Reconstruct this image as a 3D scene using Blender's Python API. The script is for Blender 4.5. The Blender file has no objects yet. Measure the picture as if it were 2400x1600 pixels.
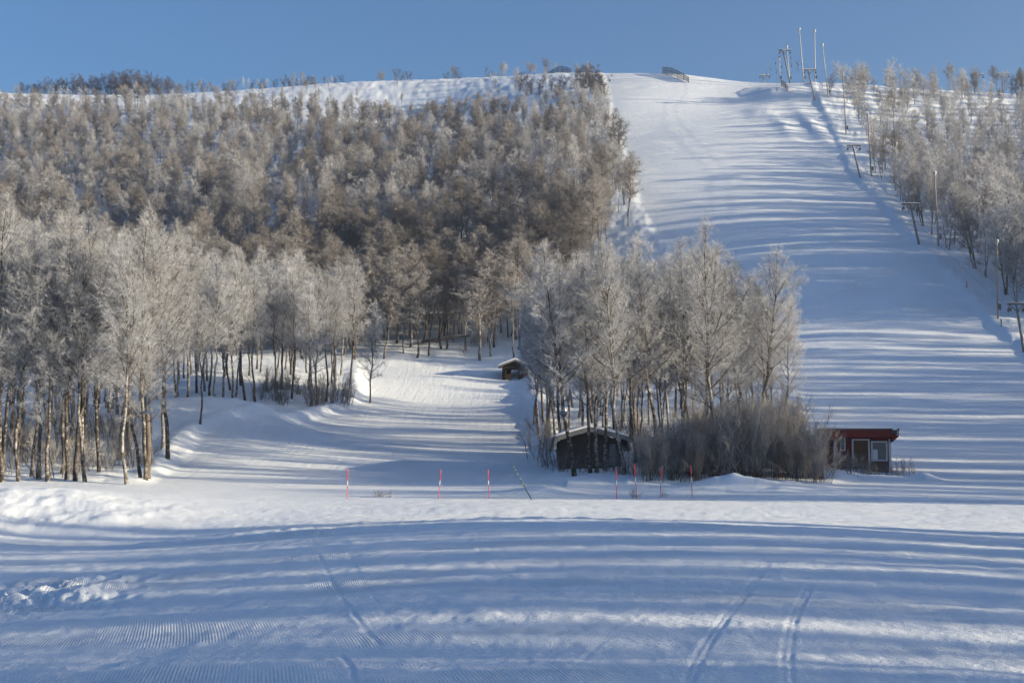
import bpy, math, random, time
_T0 = time.time()
import numpy as np
from mathutils import Vector

# ------------------------------------------------------------------ camera, sky, sun, exposure
SC = bpy.context.scene
COL = SC.collection
EYE = 2.0                                   # eye height above the datum
F = 3333.3                                  # focal length in photo pixels (2400 wide)
PITCH = math.atan(250 / F)
cam_d = bpy.data.cameras.new('camera')
cam_d.sensor_width = 36.0; cam_d.lens = 50.0
cam_d.clip_start = 0.2; cam_d.clip_end = 5000
cam = bpy.data.objects.new('camera', cam_d); COL.objects.link(cam)
cam.location = (0, 0, EYE); cam.rotation_euler = (math.pi / 2 + PITCH, 0, 0)
SC.camera = cam

SUN_EL = math.radians(10.0)
SUN_AZ = math.radians(102.0)                # clockwise from +Y (the view direction)
world = bpy.data.worlds.new('World'); SC.world = world; world.use_nodes = True
wn = world.node_tree
sky = wn.nodes.new('ShaderNodeTexSky'); sky.sky_type = 'NISHITA'; sky.sun_disc = False
sky.sun_elevation = SUN_EL; sky.sun_rotation = SUN_AZ
sky.altitude = 600; sky.air_density = 1.0; sky.dust_density = 0.8; sky.ozone_density = 4.5
bg = wn.nodes['Background']; bg.inputs['Strength'].default_value = 0.074
wn.links.new(sky.outputs[0], bg.inputs[0])
sun_d = bpy.data.lights.new('sun', 'SUN'); sun_d.energy = 5.0; sun_d.angle = math.radians(0.5)
sun_d.color = (1.0, 0.82, 0.57)
sun = bpy.data.objects.new('sun', sun_d); COL.objects.link(sun)
sdir = Vector((math.sin(SUN_AZ) * math.cos(SUN_EL), math.cos(SUN_AZ) * math.cos(SUN_EL), math.sin(SUN_EL)))
sun.rotation_euler = sdir.to_track_quat('Z', 'Y').to_euler()
sun.location = (150, -30, 60)
vs = SC.view_settings
vs.view_transform = 'Standard'; vs.look = 'None'; vs.gamma = 1; vs.exposure = 1.33; vs.use_curve_mapping = False
SC.cycles.max_bounces = 4; SC.cycles.diffuse_bounces = 3; SC.cycles.glossy_bounces = 2
SC.cycles.use_denoising = True; SC.cycles.denoiser = 'OPENIMAGEDENOISE'; SC.cycles.denoising_input_passes = 'RGB_ALBEDO_NORMAL'; SC.cycles.denoising_prefilter = 'ACCURATE'

HAZE = 0.0005                               # density of the frosty air
rng = np.random.default_rng(11)
R = random.Random(5)

# ------------------------------------------------------------------ pixel -> world helpers
def ray(px, py):
    u = (px - 1200) / F; v = (800 - py) / F
    return np.array([u, math.cos(PITCH) - v * math.sin(PITCH), math.sin(PITCH) + v * math.cos(PITCH)])
def at(px, py, d):
    r = ray(px, py); return np.array([0, 0, EYE]) + r * (d / r[1])
def pix(x, y, z):
    c, s = math.cos(PITCH), math.sin(PITCH); zz = z - EYE
    dep = y * c + zz * s; up = -y * s + zz * c
    return 1200 + F * x / dep, 800 - F * up / dep

# ------------------------------------------------------------------ terrain height
CP = []
def cp(px, py, d): CP.append(tuple(at(px, py, d)))
def cw(x, y, z): CP.append((x, y, z + EYE))
for x in (-45, 0, 45): cw(x, -40, -1.9)
for x in (-30, 0, 30): cw(x, 0, -1.8 + (-.25 if x < 0 else 0))
for p in [(0, 1600, 13.5), (1200, 1600, 12.5), (2400, 1600, 12.5), (0, 1400, 26), (1200, 1400, 19.5), (2400, 1400, 20),
          (0, 1300, 38), (1200, 1300, 28), (2400, 1300, 30), (600, 1300, 33), (600, 1240, 47), (1200, 1212, 48), (1800, 1225, 46), (2300, 1246, 45),
          (100, 1143, 60), (-150, 1143, 60), (320, 1168, 61), (560, 1192, 60), (150, 1272, 46), (420, 1256, 48),
          (0, 1139, 72), (150, 1136, 80), (-200, 1130, 80), (600, 1165, 72), (600, 1120, 86),
          (1200, 1188, 60), (1200, 1167, 72), (1200, 1140, 80), (1200, 1102, 91), (800, 1102, 91), (500, 1102, 90),
          (1000, 1050, 103), (1000, 1000, 118), (1000, 950, 135), (1050, 885, 156), (700, 1000, 116), (860, 880, 156), (1240, 1000, 118), (1220, 895, 156),
          (200, 1060, 96), (60, 990, 110), (-100, 1030, 100), (470, 990, 106), (560, 940, 114), (680, 955, 124), (830, 943, 130), (300, 945, 122), (0, 930, 128),
          (700, 870, 150), (300, 850, 155), (0, 840, 155), (1000, 800, 173), (1150, 800, 173), (1000, 735, 187),
          (700, 735, 190), (300, 735, 194), (0, 735, 196), (1000, 597, 208), (500, 597, 214), (0, 597, 222), (1100, 451, 242), (500, 451, 250), (0, 451, 258),
          (1100, 325, 284), (500, 325, 292), (0, 325, 300), (1000, 236, 322), (500, 255, 328), (0, 258, 338),
          (1100, 185, 346), (800, 196, 354), (500, 217, 362), (0, 219, 368), (-300, 220, 368),
          (1600, 1152, 77), (1900, 1150, 76), (2000, 1130, 82), (2000, 1106, 88), (2300, 1140, 80), (2350, 1185, 66), (1900, 1195, 62), (2100, 1205, 60),
          (1450, 1104, 88), (1600, 1066, 98), (1350, 1100, 90), (1500, 1000, 114), (1700, 1000, 113), (1500, 900, 140), (1350, 940, 130),
          (2200, 1100, 90), (2200, 1000, 111), (2200, 900, 128), (2200, 830, 140), (1900, 1000, 112), (1900, 830, 142), (2390, 830, 139), (2300, 740, 154),
          (2150, 578, 178), (1900, 640, 169), (1700, 640, 174), (2350, 640, 168), (2015, 422, 226), (1700, 500, 204), (1500, 560, 198), (2300, 440, 222),
          (1970, 320, 255), (1700, 370, 243), (1480, 400, 240), (1915, 236, 282), (1700, 240, 288), (1450, 260, 284), (2200, 260, 280),
          (1890, 197, 296), (1600, 174, 312), (1420, 172, 322), (2050, 205, 296), (2300, 222, 296), (2500, 230, 296), (1300, 174, 336)]:
    cp(*p)
cw(0, 52.5, -2.66); cw(8, 52, -2.62)
for p in [(60, 75, -1.6), (60, 110, 2.5), (85, 140, 11), (110, 200, 33), (140, 300, 74), (70, 30, -2), (60, 0, -1.6), (120, 60, 0), (130, 120, 8),
          (-70, 50, -2.2), (-90, 100, 1), (-120, 160, 12), (-150, 250, 46), (-165, 340, 84), (-165, 420, 95), (-60, 425, 96), (20, 420, 96),
          (60, 330, 80.5), (70, 400, 83), (110, 335, 80), (150, 400, 84), (0, 600, 98), (-250, 600, 98), (250, 600, 90), (250, 300, 74), (-260, 300, 66), (-250, 100, 4), (250, 80, 3)]:
    cw(*p)
CP = np.array(CP)
def _phi(r2): return np.where(r2 > 1e-9, 0.5 * r2 * np.log(np.maximum(r2, 1e-9)), 0.0)
# stretch far distances a little less than near ones so near and far points weigh alike
def _warp(x, y):
    w = 1.0 / (np.sqrt(y * y + 400.0) * 0.02 + 0.2)
    yy = np.sign(y) * 50.0 * np.log1p(np.abs(y) / 50.0) * 2
    return x * w * 1.6, yy
_cx, _cy = _warp(CP[:, 0], CP[:, 1])
_n = len(CP)
_A = np.zeros((_n + 3, _n + 3))
_A[:_n, :_n] = _phi((_cx[:, None] - _cx) ** 2 + (_cy[:, None] - _cy) ** 2) + np.eye(_n) * 1.2
_A[:_n, _n] = 1; _A[:_n, _n + 1] = _cx; _A[:_n, _n + 2] = _cy
_A[_n:, :_n] = _A[:_n, _n:].T
_S = np.linalg.solve(_A, np.concatenate([CP[:, 2], [0, 0, 0]]))
def base_h(x, y):
    wx, wy = _warp(x, y)
    out = np.empty_like(wx)
    for i in range(0, len(wx), 40000):
        a, b = wx[i:i + 40000], wy[i:i + 40000]
        out[i:i + 40000] = _phi((a[:, None] - _cx) ** 2 + (b[:, None] - _cy) ** 2) @ _S[:_n] + _S[_n] + a * _S[_n + 1] + b * _S[_n + 2]
    return out

def vnoise(x, y, seed=0):
    xi = np.floor(x).astype(np.int64); yi = np.floor(y).astype(np.int64)
    fx = x - xi; fy = y - yi
    fx = fx * fx * (3 - 2 * fx); fy = fy * fy * (3 - 2 * fy)
    def h(a, b):
        n = (a * 374761393 + b * 668265263 + seed * 1442695041) & 0x7fffffff
        n = ((n ^ (n >> 13)) * 1274126177) & 0x7fffffff
        n = n ^ (n >> 16)
        return (n & 0xffff) / 65535.0
    return (h(xi, yi) * (1 - fx) + h(xi + 1, yi) * fx) * (1 - fy) + (h(xi, yi + 1) * (1 - fx) + h(xi + 1, yi + 1) * fx) * fy
def fbm(x, y, oct=4, seed=0):
    s = 0; a = 0.5; t = 0
    for o in range(oct):
        s = s + a * vnoise(x * 2 ** o + 17.3 * o, y * 2 ** o - 9.1 * o, seed + o); t += a; a *= 0.55
    return s / t * 2 - 1
def sstep(a, b, v):
    t = np.clip((v - a) / (b - a), 0, 1); return t * t * (3 - 2 * t)

def edge(pts):
    pts = np.array(sorted((d, (px - 1200) / F * d) for px, d in pts))
    return lambda y: np.interp(y, pts[:, 0], pts[:, 1])
run_l = edge([(330, 80), (375, 86), (430, 96), (480, 104), (590, 110), (700, 118), (830, 128), (858, 140), (848, 162)])
run_r = edge([(1300, 84), (1290, 92), (1268, 105), (1248, 120), (1236, 140), (1222, 162)])
wide_l = edge([(1930, 78), (1990, 84), (2040, 89), (1970, 97), (1900, 110), (1870, 128), (1820, 148), (1660, 180), (1530, 200), (1500, 218), (1475, 246), (1440, 280), (1415, 318), (1400, 380)])
wide_r = edge([(2560, 100), (2480, 128), (2405, 140), (2300, 155), (2155, 177), (2060, 212), (2000, 232), (1950, 266), (1915, 288), (1890, 305), (1890, 380)])
def groomed(x, y):
    """1 on prepared snow, 0 on untouched snow between the trees"""
    jag = 0.5 * fbm(x * .5, y * .5, 3, 4)
    front = 1 - sstep(80.5, 82.5, y + jag + 1.5 * (x > 3) * (x < 20) * 1.0 + 4.0 * sstep(4, 9, x) * (1 - sstep(17, 20, x)))
    a = sstep(-.6, .6, x - run_l(y) + jag) * sstep(-.6, .6, run_r(y) - x + jag) * (1 - sstep(162, 164, y + jag)) * sstep(79, 80, y)
    b = sstep(-.6, .6, x - wide_l(y) + jag) * sstep(-.6, .6, wide_r(y) - x + jag) * sstep(76, 78, y)
    return np.maximum(front, np.maximum(a, b))
TRACKS = []                                  # world polylines of ski tracks, filled below
def H(x, y, fine=False):
    x = np.atleast_1d(np.asarray(x, float)); y = np.atleast_1d(np.asarray(y, float))
    z = base_h(x, y)
    g = groomed(x, y)
    wild = 1 - g
    far = sstep(150, 230, y)
    z = z + wild * (0.18 + 0.2 * fbm(x * .28, y * .28, 3, 21) + (0.13 + .05 * far + .10 * sstep(30, 45, x)) * fbm(x * .9, y * .8, 4, 31))
    z = z + 0.05 * fbm(x * .12, y * .2, 3, 41) * g + (.035 + .05 * sstep(85, 120, y)) * fbm(x * .06 + 3, y * .42, 3, 45) * g * sstep(8, 16, y)
    # shoulders of ploughed snow along the prepared runs
    for e, sgn, y0, y1, h in ((run_l, -1, 84, 160, .35), (run_r, 1, 88, 160, .3), (wide_r, 1, 125, 300, .18), (wide_l, -1, 215, 330, .1)):
        dd = (x - e(y)) * sgn
        z = z + h * np.exp(-((dd - .9) / .9) ** 2) * sstep(y0, y0 + 4, y) * (1 - sstep(y1 - 4, y1, y)) * (0.5 + .7 * vnoise(x * .8, y * .5, 7))
    # rough, trodden mound beside the front grove and a dug-over patch nearer by
    m = np.exp(-(((x + 18.5) / 5.5) ** 2 + ((y - 55) / 7) ** 2) ** 2)
    z = z + m * (.22 * fbm(x * .35, y * .3, 3, 51) - .15 * np.abs(fbm(x * .9, y * .5, 4, 55)) + .1)
    m = np.exp(-(((x + 8.6) / 1.9) ** 2 + ((y - 25.0) / 5.0) ** 2) ** 2)
    z = z + m * (.10 + .22 * fbm(x * .9, y * .6, 3, 61) - .40 * np.abs(fbm(x * 1.6, y * 1.1, 4, 63)))
    m = np.exp(-((x + 4.0) / .45) ** 2 - ((y - 14.6) / .9) ** 2)
    z = z + m * (-.03 + .07 * fbm(x * 3, y * 2, 3, 65))
    # drift in front of the red hut, drift before the shelter, drift beside the old hut
    for (cx, cy, sx, sy, h) in ((21.5, 84.3, 2.4, 1.4, .22), (24.3, 84.0, .7, 1.2, .35), (.3, 155.2, 2.0, .9, .28), (6.6, 86.0, 1.6, 1.2, .25), (9.2, 83.0, 2.4, 1.5, .2), (12.2, 79.0, 1.7, 1.3, .55), (1.3, 76.0, 1.6, 1.6, .35),
                                (51.0, 264, 1.5, 11, .35), (56.5, 262, 1.4, 14, .5), (53.5, 290, 3.0, 2.5, 1.0), (58.5, 290, 3.0, 2.5, .7), (49, 276, 2.5, 4, .4)):
        q = ((x - cx) / sx) ** 2 + ((y - cy) / sy) ** 2
        z = z + h * np.exp(-q) * (1 + .25 * fbm(x * .8, y * .6, 3, 71))
    # ridge of spilled snow the piste machine left across the foreground
    yr = 45.5 + .0 * x - .010 * (x - 2) ** 2
    z = z + (.05 + .10 * fbm(x * 2.2, y * 2.0, 3, 81)) * np.exp(-((y - yr) / .45) ** 2) * sstep(-15, -9, x) * (1 - sstep(3, 7, x))
    if fine:
        z = z + 0.026 * fbm(x * 2.6, y * 1.1, 4, 91) * g * (1 - sstep(50, 100, y)) + .02 * fbm(x * .6, y * .9, 2, 95) * g * (1 - sstep(60, 120, y))
        for poly, twin, depth in TRACKS:
            lo = poly.min(0) - 1; hi = poly.max(0) + 1
            k = np.where((x > lo[0]) & (x < hi[0]) & (y > lo[1]) & (y < hi[1]))[0]
            if not len(k): continue
            P = np.stack([x[k], y[k]], 1); best = np.full(len(k), 9.0)
            for a, b in zip(poly[:-1], poly[1:]):
                ab = b - a; t = np.clip(((P - a) @ ab) / (ab @ ab), 0, 1)
                best = np.minimum(best, np.linalg.norm(P - a - t[:, None] * ab, axis=1))
            if twin: best = np.abs(best - .035)
            z[k] += .24 * (-depth * np.exp(-(best / .026) ** 2) + depth * .35 * np.exp(-((best - .055) / .025) ** 2))
    return z
HC = {}
def h1(x, y):
    k = (float(x), float(y))
    if k not in HC: HC[k] = float(H(x, y)[0])
    return HC[k]
def ground_px(px, py, d0=9, d1=420):
    r = ray(px, py); d = np.concatenate([np.arange(d0, 60, .25), np.arange(60, d1, .5)])
    z = EYE + r[2] / r[1] * d; hh = H(r[0] / r[1] * d, d)
    k = np.argmax(z < hh)
    if not z[k] < hh[k]: k = len(d) - 1
    return np.array([r[0] / r[1] * d[k], d[k], hh[k]])
for pts, twin, depth in (
        ([(728, 1258), (745, 1295), (760, 1330), (800, 1400), (850, 1470), (890, 1515)], 0, .035),
        ([(795, 1255), (818, 1300), (860, 1380), (905, 1440)], 0, .018),
        ([(1142, 1222), (1122, 1250), (1118, 1272), (1135, 1310), (1180, 1345), (1262, 1382)], 0, .03),
        ([(1800, 1318), (1740, 1400), (1690, 1465), (1655, 1515), (1630, 1560), (1612, 1604)], 1, .03),
        ([(1896, 1376), (1862, 1440), (1848, 1500), (1842, 1560), (1848, 1604)], 1, .028),
        ([(1480, 1310), (1440, 1335), (1437, 1360), (1465, 1390), (1520, 1415)], 0, .02),
        ([(2118, 1275), (2126, 1293), (2140, 1310), (2168, 1325)], 0, .03),
        ([(1625, 1335), (1622, 1358), (1640, 1385)], 0, .02), ([(1752, 1376), (1745, 1390), (1755, 1402)], 0, .02),
        ([(1000, 1305), (930, 1340), (900, 1368), (832, 1394)], 0, .02), ([(1000, 1318), (1150, 1350), (1270, 1385), (1380, 1412)], 0, .018),
        ([(960, 1244), (1040, 1270), (1110, 1288)], 0, .02), 
        ([(1320, 1225), (1400, 1260), (1440, 1275)], 0, .02), ([(1645, 1240), (1643, 1268), (1660, 1290)], 0, .02),
        ([(1862, 1250), (1872, 1268), (1895, 1290)], 0, .015), ([(2400, 1495), (2320, 1545), (2260, 1600)], 0, .012),
        ([(560, 1250), (760, 1300), (1000, 1372), (1200, 1450)], 0, .02), ([(1560, 1262), (1700, 1300), (1900, 1372), (2100, 1420)], 0, .016), ([(300, 1300), (520, 1330), (800, 1420)], 0, .016),
        ([(1320, 1585), (1420, 1500), (1560, 1420), (1720, 1375)], 0, .016), ([(500, 1595), (640, 1520), (830, 1462), (1100, 1425)], 0, .014), ([(1960, 1268), (2080, 1340), (2300, 1420)], 0, .014),
        ([(1010, 1225), (1130, 1268), (1330, 1330), (1600, 1440)], 0, .016), ([(830, 1604), (822, 1570), (800, 1540)], 0, .05)):
    TRACKS.append((np.array([ground_px(*p)[:2] for p in pts]), twin, depth))

# ------------------------------------------------------------------ mesh helpers
def mesh_np(name, V, quads=None, tris=None, mats=(), mat_idx=None, smooth=False):
    me = bpy.data.meshes.new(name)
    q = np.zeros((0, 4), int) if quads is None else np.asarray(quads, int)
    t = np.zeros((0, 3), int) if tris is None else np.asarray(tris, int)
    me.vertices.add(len(V)); me.vertices.foreach_set('co', np.asarray(V, np.float32).ravel())
    nl = q.size + t.size
    me.loops.add(nl); me.loops.foreach_set('vertex_index', np.concatenate([q.ravel(), t.ravel()]).astype(np.int32))
    nf = len(q) + len(t); me.polygons.add(nf)
    me.polygons.foreach_set('loop_start', np.concatenate([np.arange(len(q)) * 4, q.size + np.arange(len(t)) * 3]).astype(np.int32))
    me.polygons.foreach_set('loop_total', np.concatenate([np.full(len(q), 4), np.full(len(t), 3)]).astype(np.int32))
    for m in mats: me.materials.append(m)
    if mat_idx is not None: me.polygons.foreach_set('material_index', np.asarray(mat_idx, np.int32))
    me.update(calc_edges=True); me.validate(clean_customdata=False)
    me.polygons.foreach_set('use_smooth', np.full(nf, bool(smooth)))
    return me
def link(name, me, parent=None, loc=(0, 0, 0)):
    o = bpy.data.objects.new(name, me); COL.objects.link(o); o.location = loc
    if parent is not None: o.parent = parent
    return o
def tag(o, label=None, cat=None, group=None, kind=None):
    if label: o['label'] = label
    if cat: o['category'] = cat
    if group: o['group'] = group
    if kind: o['kind'] = kind
    return o
def empty(name, loc, rz=0.0):
    o = bpy.data.objects.new(name, None); COL.objects.link(o)
    o.location = loc; o.rotation_euler = (0, 0, rz); o.empty_display_size = .2
    return o
class MB:
    """collects boxes, bars, prisms and tubes into one mesh"""
    def __init__(s): s.v = []; s.f = []; s.n = 0
    def add(s, v, f):
        s.v += [tuple(map(float, p)) for p in v]; s.f += [tuple(i + s.n for i in q) for q in f]; s.n += len(v); return s
    def box(s, a, b):
        (x0, y0, z0), (x1, y1, z1) = a, b
        return s.add([(x0, y0, z0), (x1, y0, z0), (x1, y1, z0), (x0, y1, z0), (x0, y0, z1), (x1, y0, z1), (x1, y1, z1), (x0, y1, z1)],
                     [(0, 3, 2, 1), (4, 5, 6, 7), (0, 1, 5, 4), (1, 2, 6, 5), (2, 3, 7, 6), (3, 0, 4, 7)])
    def tube(s, pts, rad, n=8, cap=True):
        pts = [np.array(p, float) for p in pts]
        rad = [rad] * len(pts) if np.isscalar(rad) else list(rad)
        V = []
        for i, p in enumerate(pts):
            d = pts[min(i + 1, len(pts) - 1)] - pts[max(i - 1, 0)]; d = d / (np.linalg.norm(d) + 1e-9)
            ref = np.array([0, 1., 0]) if abs(d[1]) < .9 else np.array([1., 0, 0])
            u = np.cross(d, ref); u /= np.linalg.norm(u); w = np.cross(d, u)
            for k in range(n):
                a = 2 * math.pi * k / n; V.append(p + rad[i] * (math.cos(a) * u + math.sin(a) * w))
        Fc = [(i * n + k, i * n + (k + 1) % n, (i + 1) * n + (k + 1) % n, (i + 1) * n + k) for i in range(len(pts) - 1) for k in range(n)]
        if cap: Fc += [tuple(range(n))[::-1], tuple((len(pts) - 1) * n + k for k in range(n))]
        return s.add(V, Fc)
    def prism(s, poly, y0, y1):
        """polygon in x,z pushed from y0 to y1"""
        n = len(poly)
        return s.add([(x, y0, z) for x, z in poly] + [(x, y1, z) for x, z in poly],
                     [tuple(range(n)), tuple(range(2 * n - 1, n - 1, -1))] + [(k, n + k, n + (k + 1) % n, (k + 1) % n) for k in range(n)])
    def build(s, name, mat, parent=None, smooth=False, loc=(0, 0, 0)):
        me = bpy.data.meshes.new(name); me.from_pydata(s.v, [], s.f); me.materials.append(mat); me.update()
        import bmesh
        bm = bmesh.new(); bm.from_mesh(me); bmesh.ops.recalc_face_normals(bm, faces=bm.faces); bm.to_mesh(me); bm.free()
        if smooth: me.polygons.foreach_set('use_smooth', [True] * len(me.polygons))
        return link(name, me, parent, loc)

# ------------------------------------------------------------------ materials
def mat(name, col, rough=.8, spec=.2):
    m = bpy.data.materials.new(name); m.use_nodes = True
    b = m.node_tree.nodes['Principled BSDF']
    b.inputs['Base Color'].default_value = (*col, 1); b.inputs['Roughness'].default_value = rough
    b.inputs['Specular IOR Level'].default_value = spec
    return m
def N(m, t, **kw):
    n = m.node_tree.nodes.new(t)
    for k, v in kw.items():
        if k in n.inputs: n.inputs[k].default_value = v
        else: setattr(n, k, v)
    return n
def L(m, a, b): m.node_tree.links.new(a, b)
def ramp(m, src, stops):
    r = N(m, 'ShaderNodeValToRGB'); e = r.color_ramp.elements
    while len(e) < len(stops): e.new(.5)
    for el, (p, c) in zip(e, stops): el.position = p; el.color = (*c, 1)
    L(m, src, r.inputs[0]); return r
def math_n(m, op, a, b):
    n = N(m, 'ShaderNodeMath', operation=op)
    for i, s in enumerate((a, b)):
        if isinstance(s, (int, float)): n.inputs[i].default_value = s
        else: L(m, s, n.inputs[i])
    return n.outputs[0]

def snow_material():
    m = mat('packed_snow', (.79, .865, .93), .62, .25)
    b = m.node_tree.nodes['Principled BSDF']
    tc = N(m, 'ShaderNodeTexCoord')
    ng = N(m, 'ShaderNodeAttribute', attribute_name='groomed')
    # comb marks of the piste machine: fine ribs running up the run, kept in ragged patches
    mp = N(m, 'ShaderNodeMapping'); mp.inputs['Rotation'].default_value = (0, 0, math.radians(-9)); L(m, tc.outputs['Object'], mp.inputs[0])
    n1 = N(m, 'ShaderNodeTexNoise', Scale=.035, Detail=1.0); L(m, mp.outputs[0], n1.inputs['Vector'])
    bend = N(m, 'ShaderNodeVectorMath', operation='MULTIPLY_ADD'); L(m, n1.outputs['Color'], bend.inputs[0]); bend.inputs[1].default_value = (5, 0, 0); L(m, mp.outputs[0], bend.inputs[2])
    w = N(m, 'ShaderNodeTexWave', wave_type='BANDS', bands_direction='X', wave_profile='SIN'); w.inputs['Scale'].default_value = 8.0
    w.inputs['Distortion'].default_value = .3; L(m, bend.outputs[0], w.inputs['Vector'])
    pm = N(m, 'ShaderNodeMapping'); pm.inputs['Scale'].default_value = (.22, .3, 1); L(m, tc.outputs['Object'], pm.inputs[0])
    pn = N(m, 'ShaderNodeTexNoise', Scale=1.0, Detail=4.0, Roughness=.6); L(m, pm.outputs[0], pn.inputs['Vector'])
    patch = ramp(m, pn.outputs[0], [(.50, (0, 0, 0)), (.60, (1, 1, 1))])
    rib = math_n(m, 'MULTIPLY', w.outputs[1], patch.outputs[0])
    rib = math_n(m, 'MULTIPLY', rib, ng.outputs['Fac'])
    g1 = N(m, 'ShaderNodeTexNoise', Scale=9.0, Detail=5.0, Roughness=.7); L(m, tc.outputs['Object'], g1.inputs['Vector'])
    # broad bands left by passes of the machine
    sm = N(m, 'ShaderNodeMapping'); sm.inputs['Scale'].default_value = (2.6, .07, 1); L(m, tc.outputs['Object'], sm.inputs[0])
    g2 = N(m, 'ShaderNodeTexNoise', Scale=1.0, Detail=3.0); L(m, sm.outputs[0], g2.inputs['Vector'])
    b1 = N(m, 'ShaderNodeBump', Strength=.75, Distance=.014); L(m, rib, b1.inputs['Height'])
    g3 = N(m, 'ShaderNodeTexNoise', Scale=32.0, Detail=4.0, Roughness=.75); L(m, tc.outputs['Object'], g3.inputs['Vector'])
    b4 = N(m, 'ShaderNodeBump', Strength=.6, Distance=.02); L(m, g3.outputs[0], b4.inputs['Height']); L(m, b1.outputs[0], b4.inputs['Normal'])
    b2 = N(m, 'ShaderNodeBump', Strength=.75, Distance=.05); L(m, g1.outputs[0], b2.inputs['Height']); L(m, b4.outputs[0], b2.inputs['Normal'])
    cb = N(m, 'ShaderNodeAttribute', attribute_name='combed'); b3 = N(m, 'ShaderNodeBump', Strength=.6, Distance=.07); L(m, math_n(m, 'MULTIPLY', g2.outputs[0], cb.outputs['Fac']), b3.inputs['Height']); L(m, b2.outputs[0], b3.inputs['Normal'])
    L(m, b3.outputs[0], b.inputs['Normal'])
    return m
M = {}
M['snow'] = snow_material()
M['roof_snow'] = mat('roof_snow', (.86, .875, .89), .7)

def bark_material():
    m = mat('birch_bark', (.4, .37, .33), .85)
    b = m.node_tree.nodes['Principled BSDF']
    tc = N(m, 'ShaderNodeTexCoord')
    mp = N(m, 'ShaderNodeMapping'); mp.inputs['Scale'].default_value = (2.2, 2.2, 2.6); L(m, tc.outputs['Object'], mp.inputs[0])
    n = N(m, 'ShaderNodeTexNoise', Scale=1.6, Detail=5.0, Roughness=.7); L(m, mp.outputs[0], n.inputs['Vector'])
    oi = N(m, 'ShaderNodeObjectInfo')
    f = math_n(m, 'ADD', n.outputs[0], math_n(m, 'MULTIPLY', math_n(m, 'SUBTRACT', oi.outputs['Random'], .5), .16))
    r = ramp(m, f, [(.42, (.03, .027, .024)), (.51, (.11, .096, .084)), (.60, (.27, .262, .25)), (.78, (.43, .425, .41))])
    L(m, r.outputs[0], b.inputs['Base Color'])
    return m
def twig_material(name, dark, frost, lo, hi):
    """fine twigs: frost cover differs from tree to tree and in clumps over a crown"""
    m = mat(name, dark, .8)
    b = m.node_tree.nodes['Principled BSDF']
    tc = N(m, 'ShaderNodeTexCoord'); oi = N(m, 'ShaderNodeObjectInfo')
    n = N(m, 'ShaderNodeTexNoise', Scale=.7, Detail=3.0); L(m, tc.outputs['Object'], n.inputs['Vector'])
    f = math_n(m, 'ADD', math_n(m, 'MULTIPLY', n.outputs[0], .8), math_n(m, 'MULTIPLY', oi.outputs['Random'], .5))
    r = ramp(m, f, [(lo, dark), (hi, frost)])
    L(m, r.outputs[0], b.inputs['Base Color'])
    return m
M['bark'] = bark_material()
M['limb'] = mat('birch_limb', (.075, .062, .052), .85)
M['frost_twig'] = twig_material('frosted_twig', (.245, .252, .264), (.55, .58, .625), .3, .9)
M['hill_twig'] = twig_material('hill_twig', (.125, .12, .117), (.41, .405, .405), .3, .95)
M['bare_twig'] = twig_material('bare_twig', (.05, .04, .038), (.085, .068, .062), .3, .9)
M['willow_twig'] = twig_material('willow_twig', (.155, .148, .145), (.36, .355, .355), .3, .95)

# ------------------------------------------------------------------ the snow-covered ground: one sheet
def build_ground():
    tin = np.arange(-.42, .4201, .00125)
    g = []; s = .00125; t = .42
    while t < 3.2:
        s *= 1.06; t += s; g.append(t)
    T = np.concatenate([-np.array(g)[::-1], tin, np.array(g)])
    ys = [-40.0]
    while ys[-1] < 750:
        y = ys[-1]; ys.append(y + (max(.09, .0068 * y) if y > 6 else (.6 if y < 5 else .2)) * (1 if y < 420 else 4))
    ys = np.array(ys)
    w = np.sqrt(ys ** 2 + 80) + 1.0
    X = (w[:, None] * T[None, :]); Y = np.repeat(ys[:, None], len(T), 1)
    z = H(X.ravel(), Y.ravel(), True)
    nr, nc = len(ys), len(T)
    i = np.arange(nr * nc).reshape(nr, nc)
    q = np.stack([i[:-1, :-1], i[:-1, 1:], i[1:, 1:], i[1:, :-1]], -1).reshape(-1, 4)
    me = mesh_np('snow_ground', np.stack([X.ravel(), Y.ravel(), z], 1), q, mats=[M['snow']], smooth=True)
    a = me.attributes.new('combed', 'FLOAT', 'POINT'); a.data.foreach_set('value', (groomed(X.ravel(), Y.ravel()) * sstep(78, 86, Y.ravel()) * (1 - .5 * sstep(160, 220, Y.ravel()))).astype(np.float32))
    a = me.attributes.new('groomed', 'FLOAT', 'POINT'); a.data.foreach_set('value', groomed(X.ravel(), Y.ravel()).astype(np.float32))
    tag(link('snow_ground', me), kind='structure')
    print('ground', nr, nc, time.time() - _T0)
build_ground()

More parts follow.
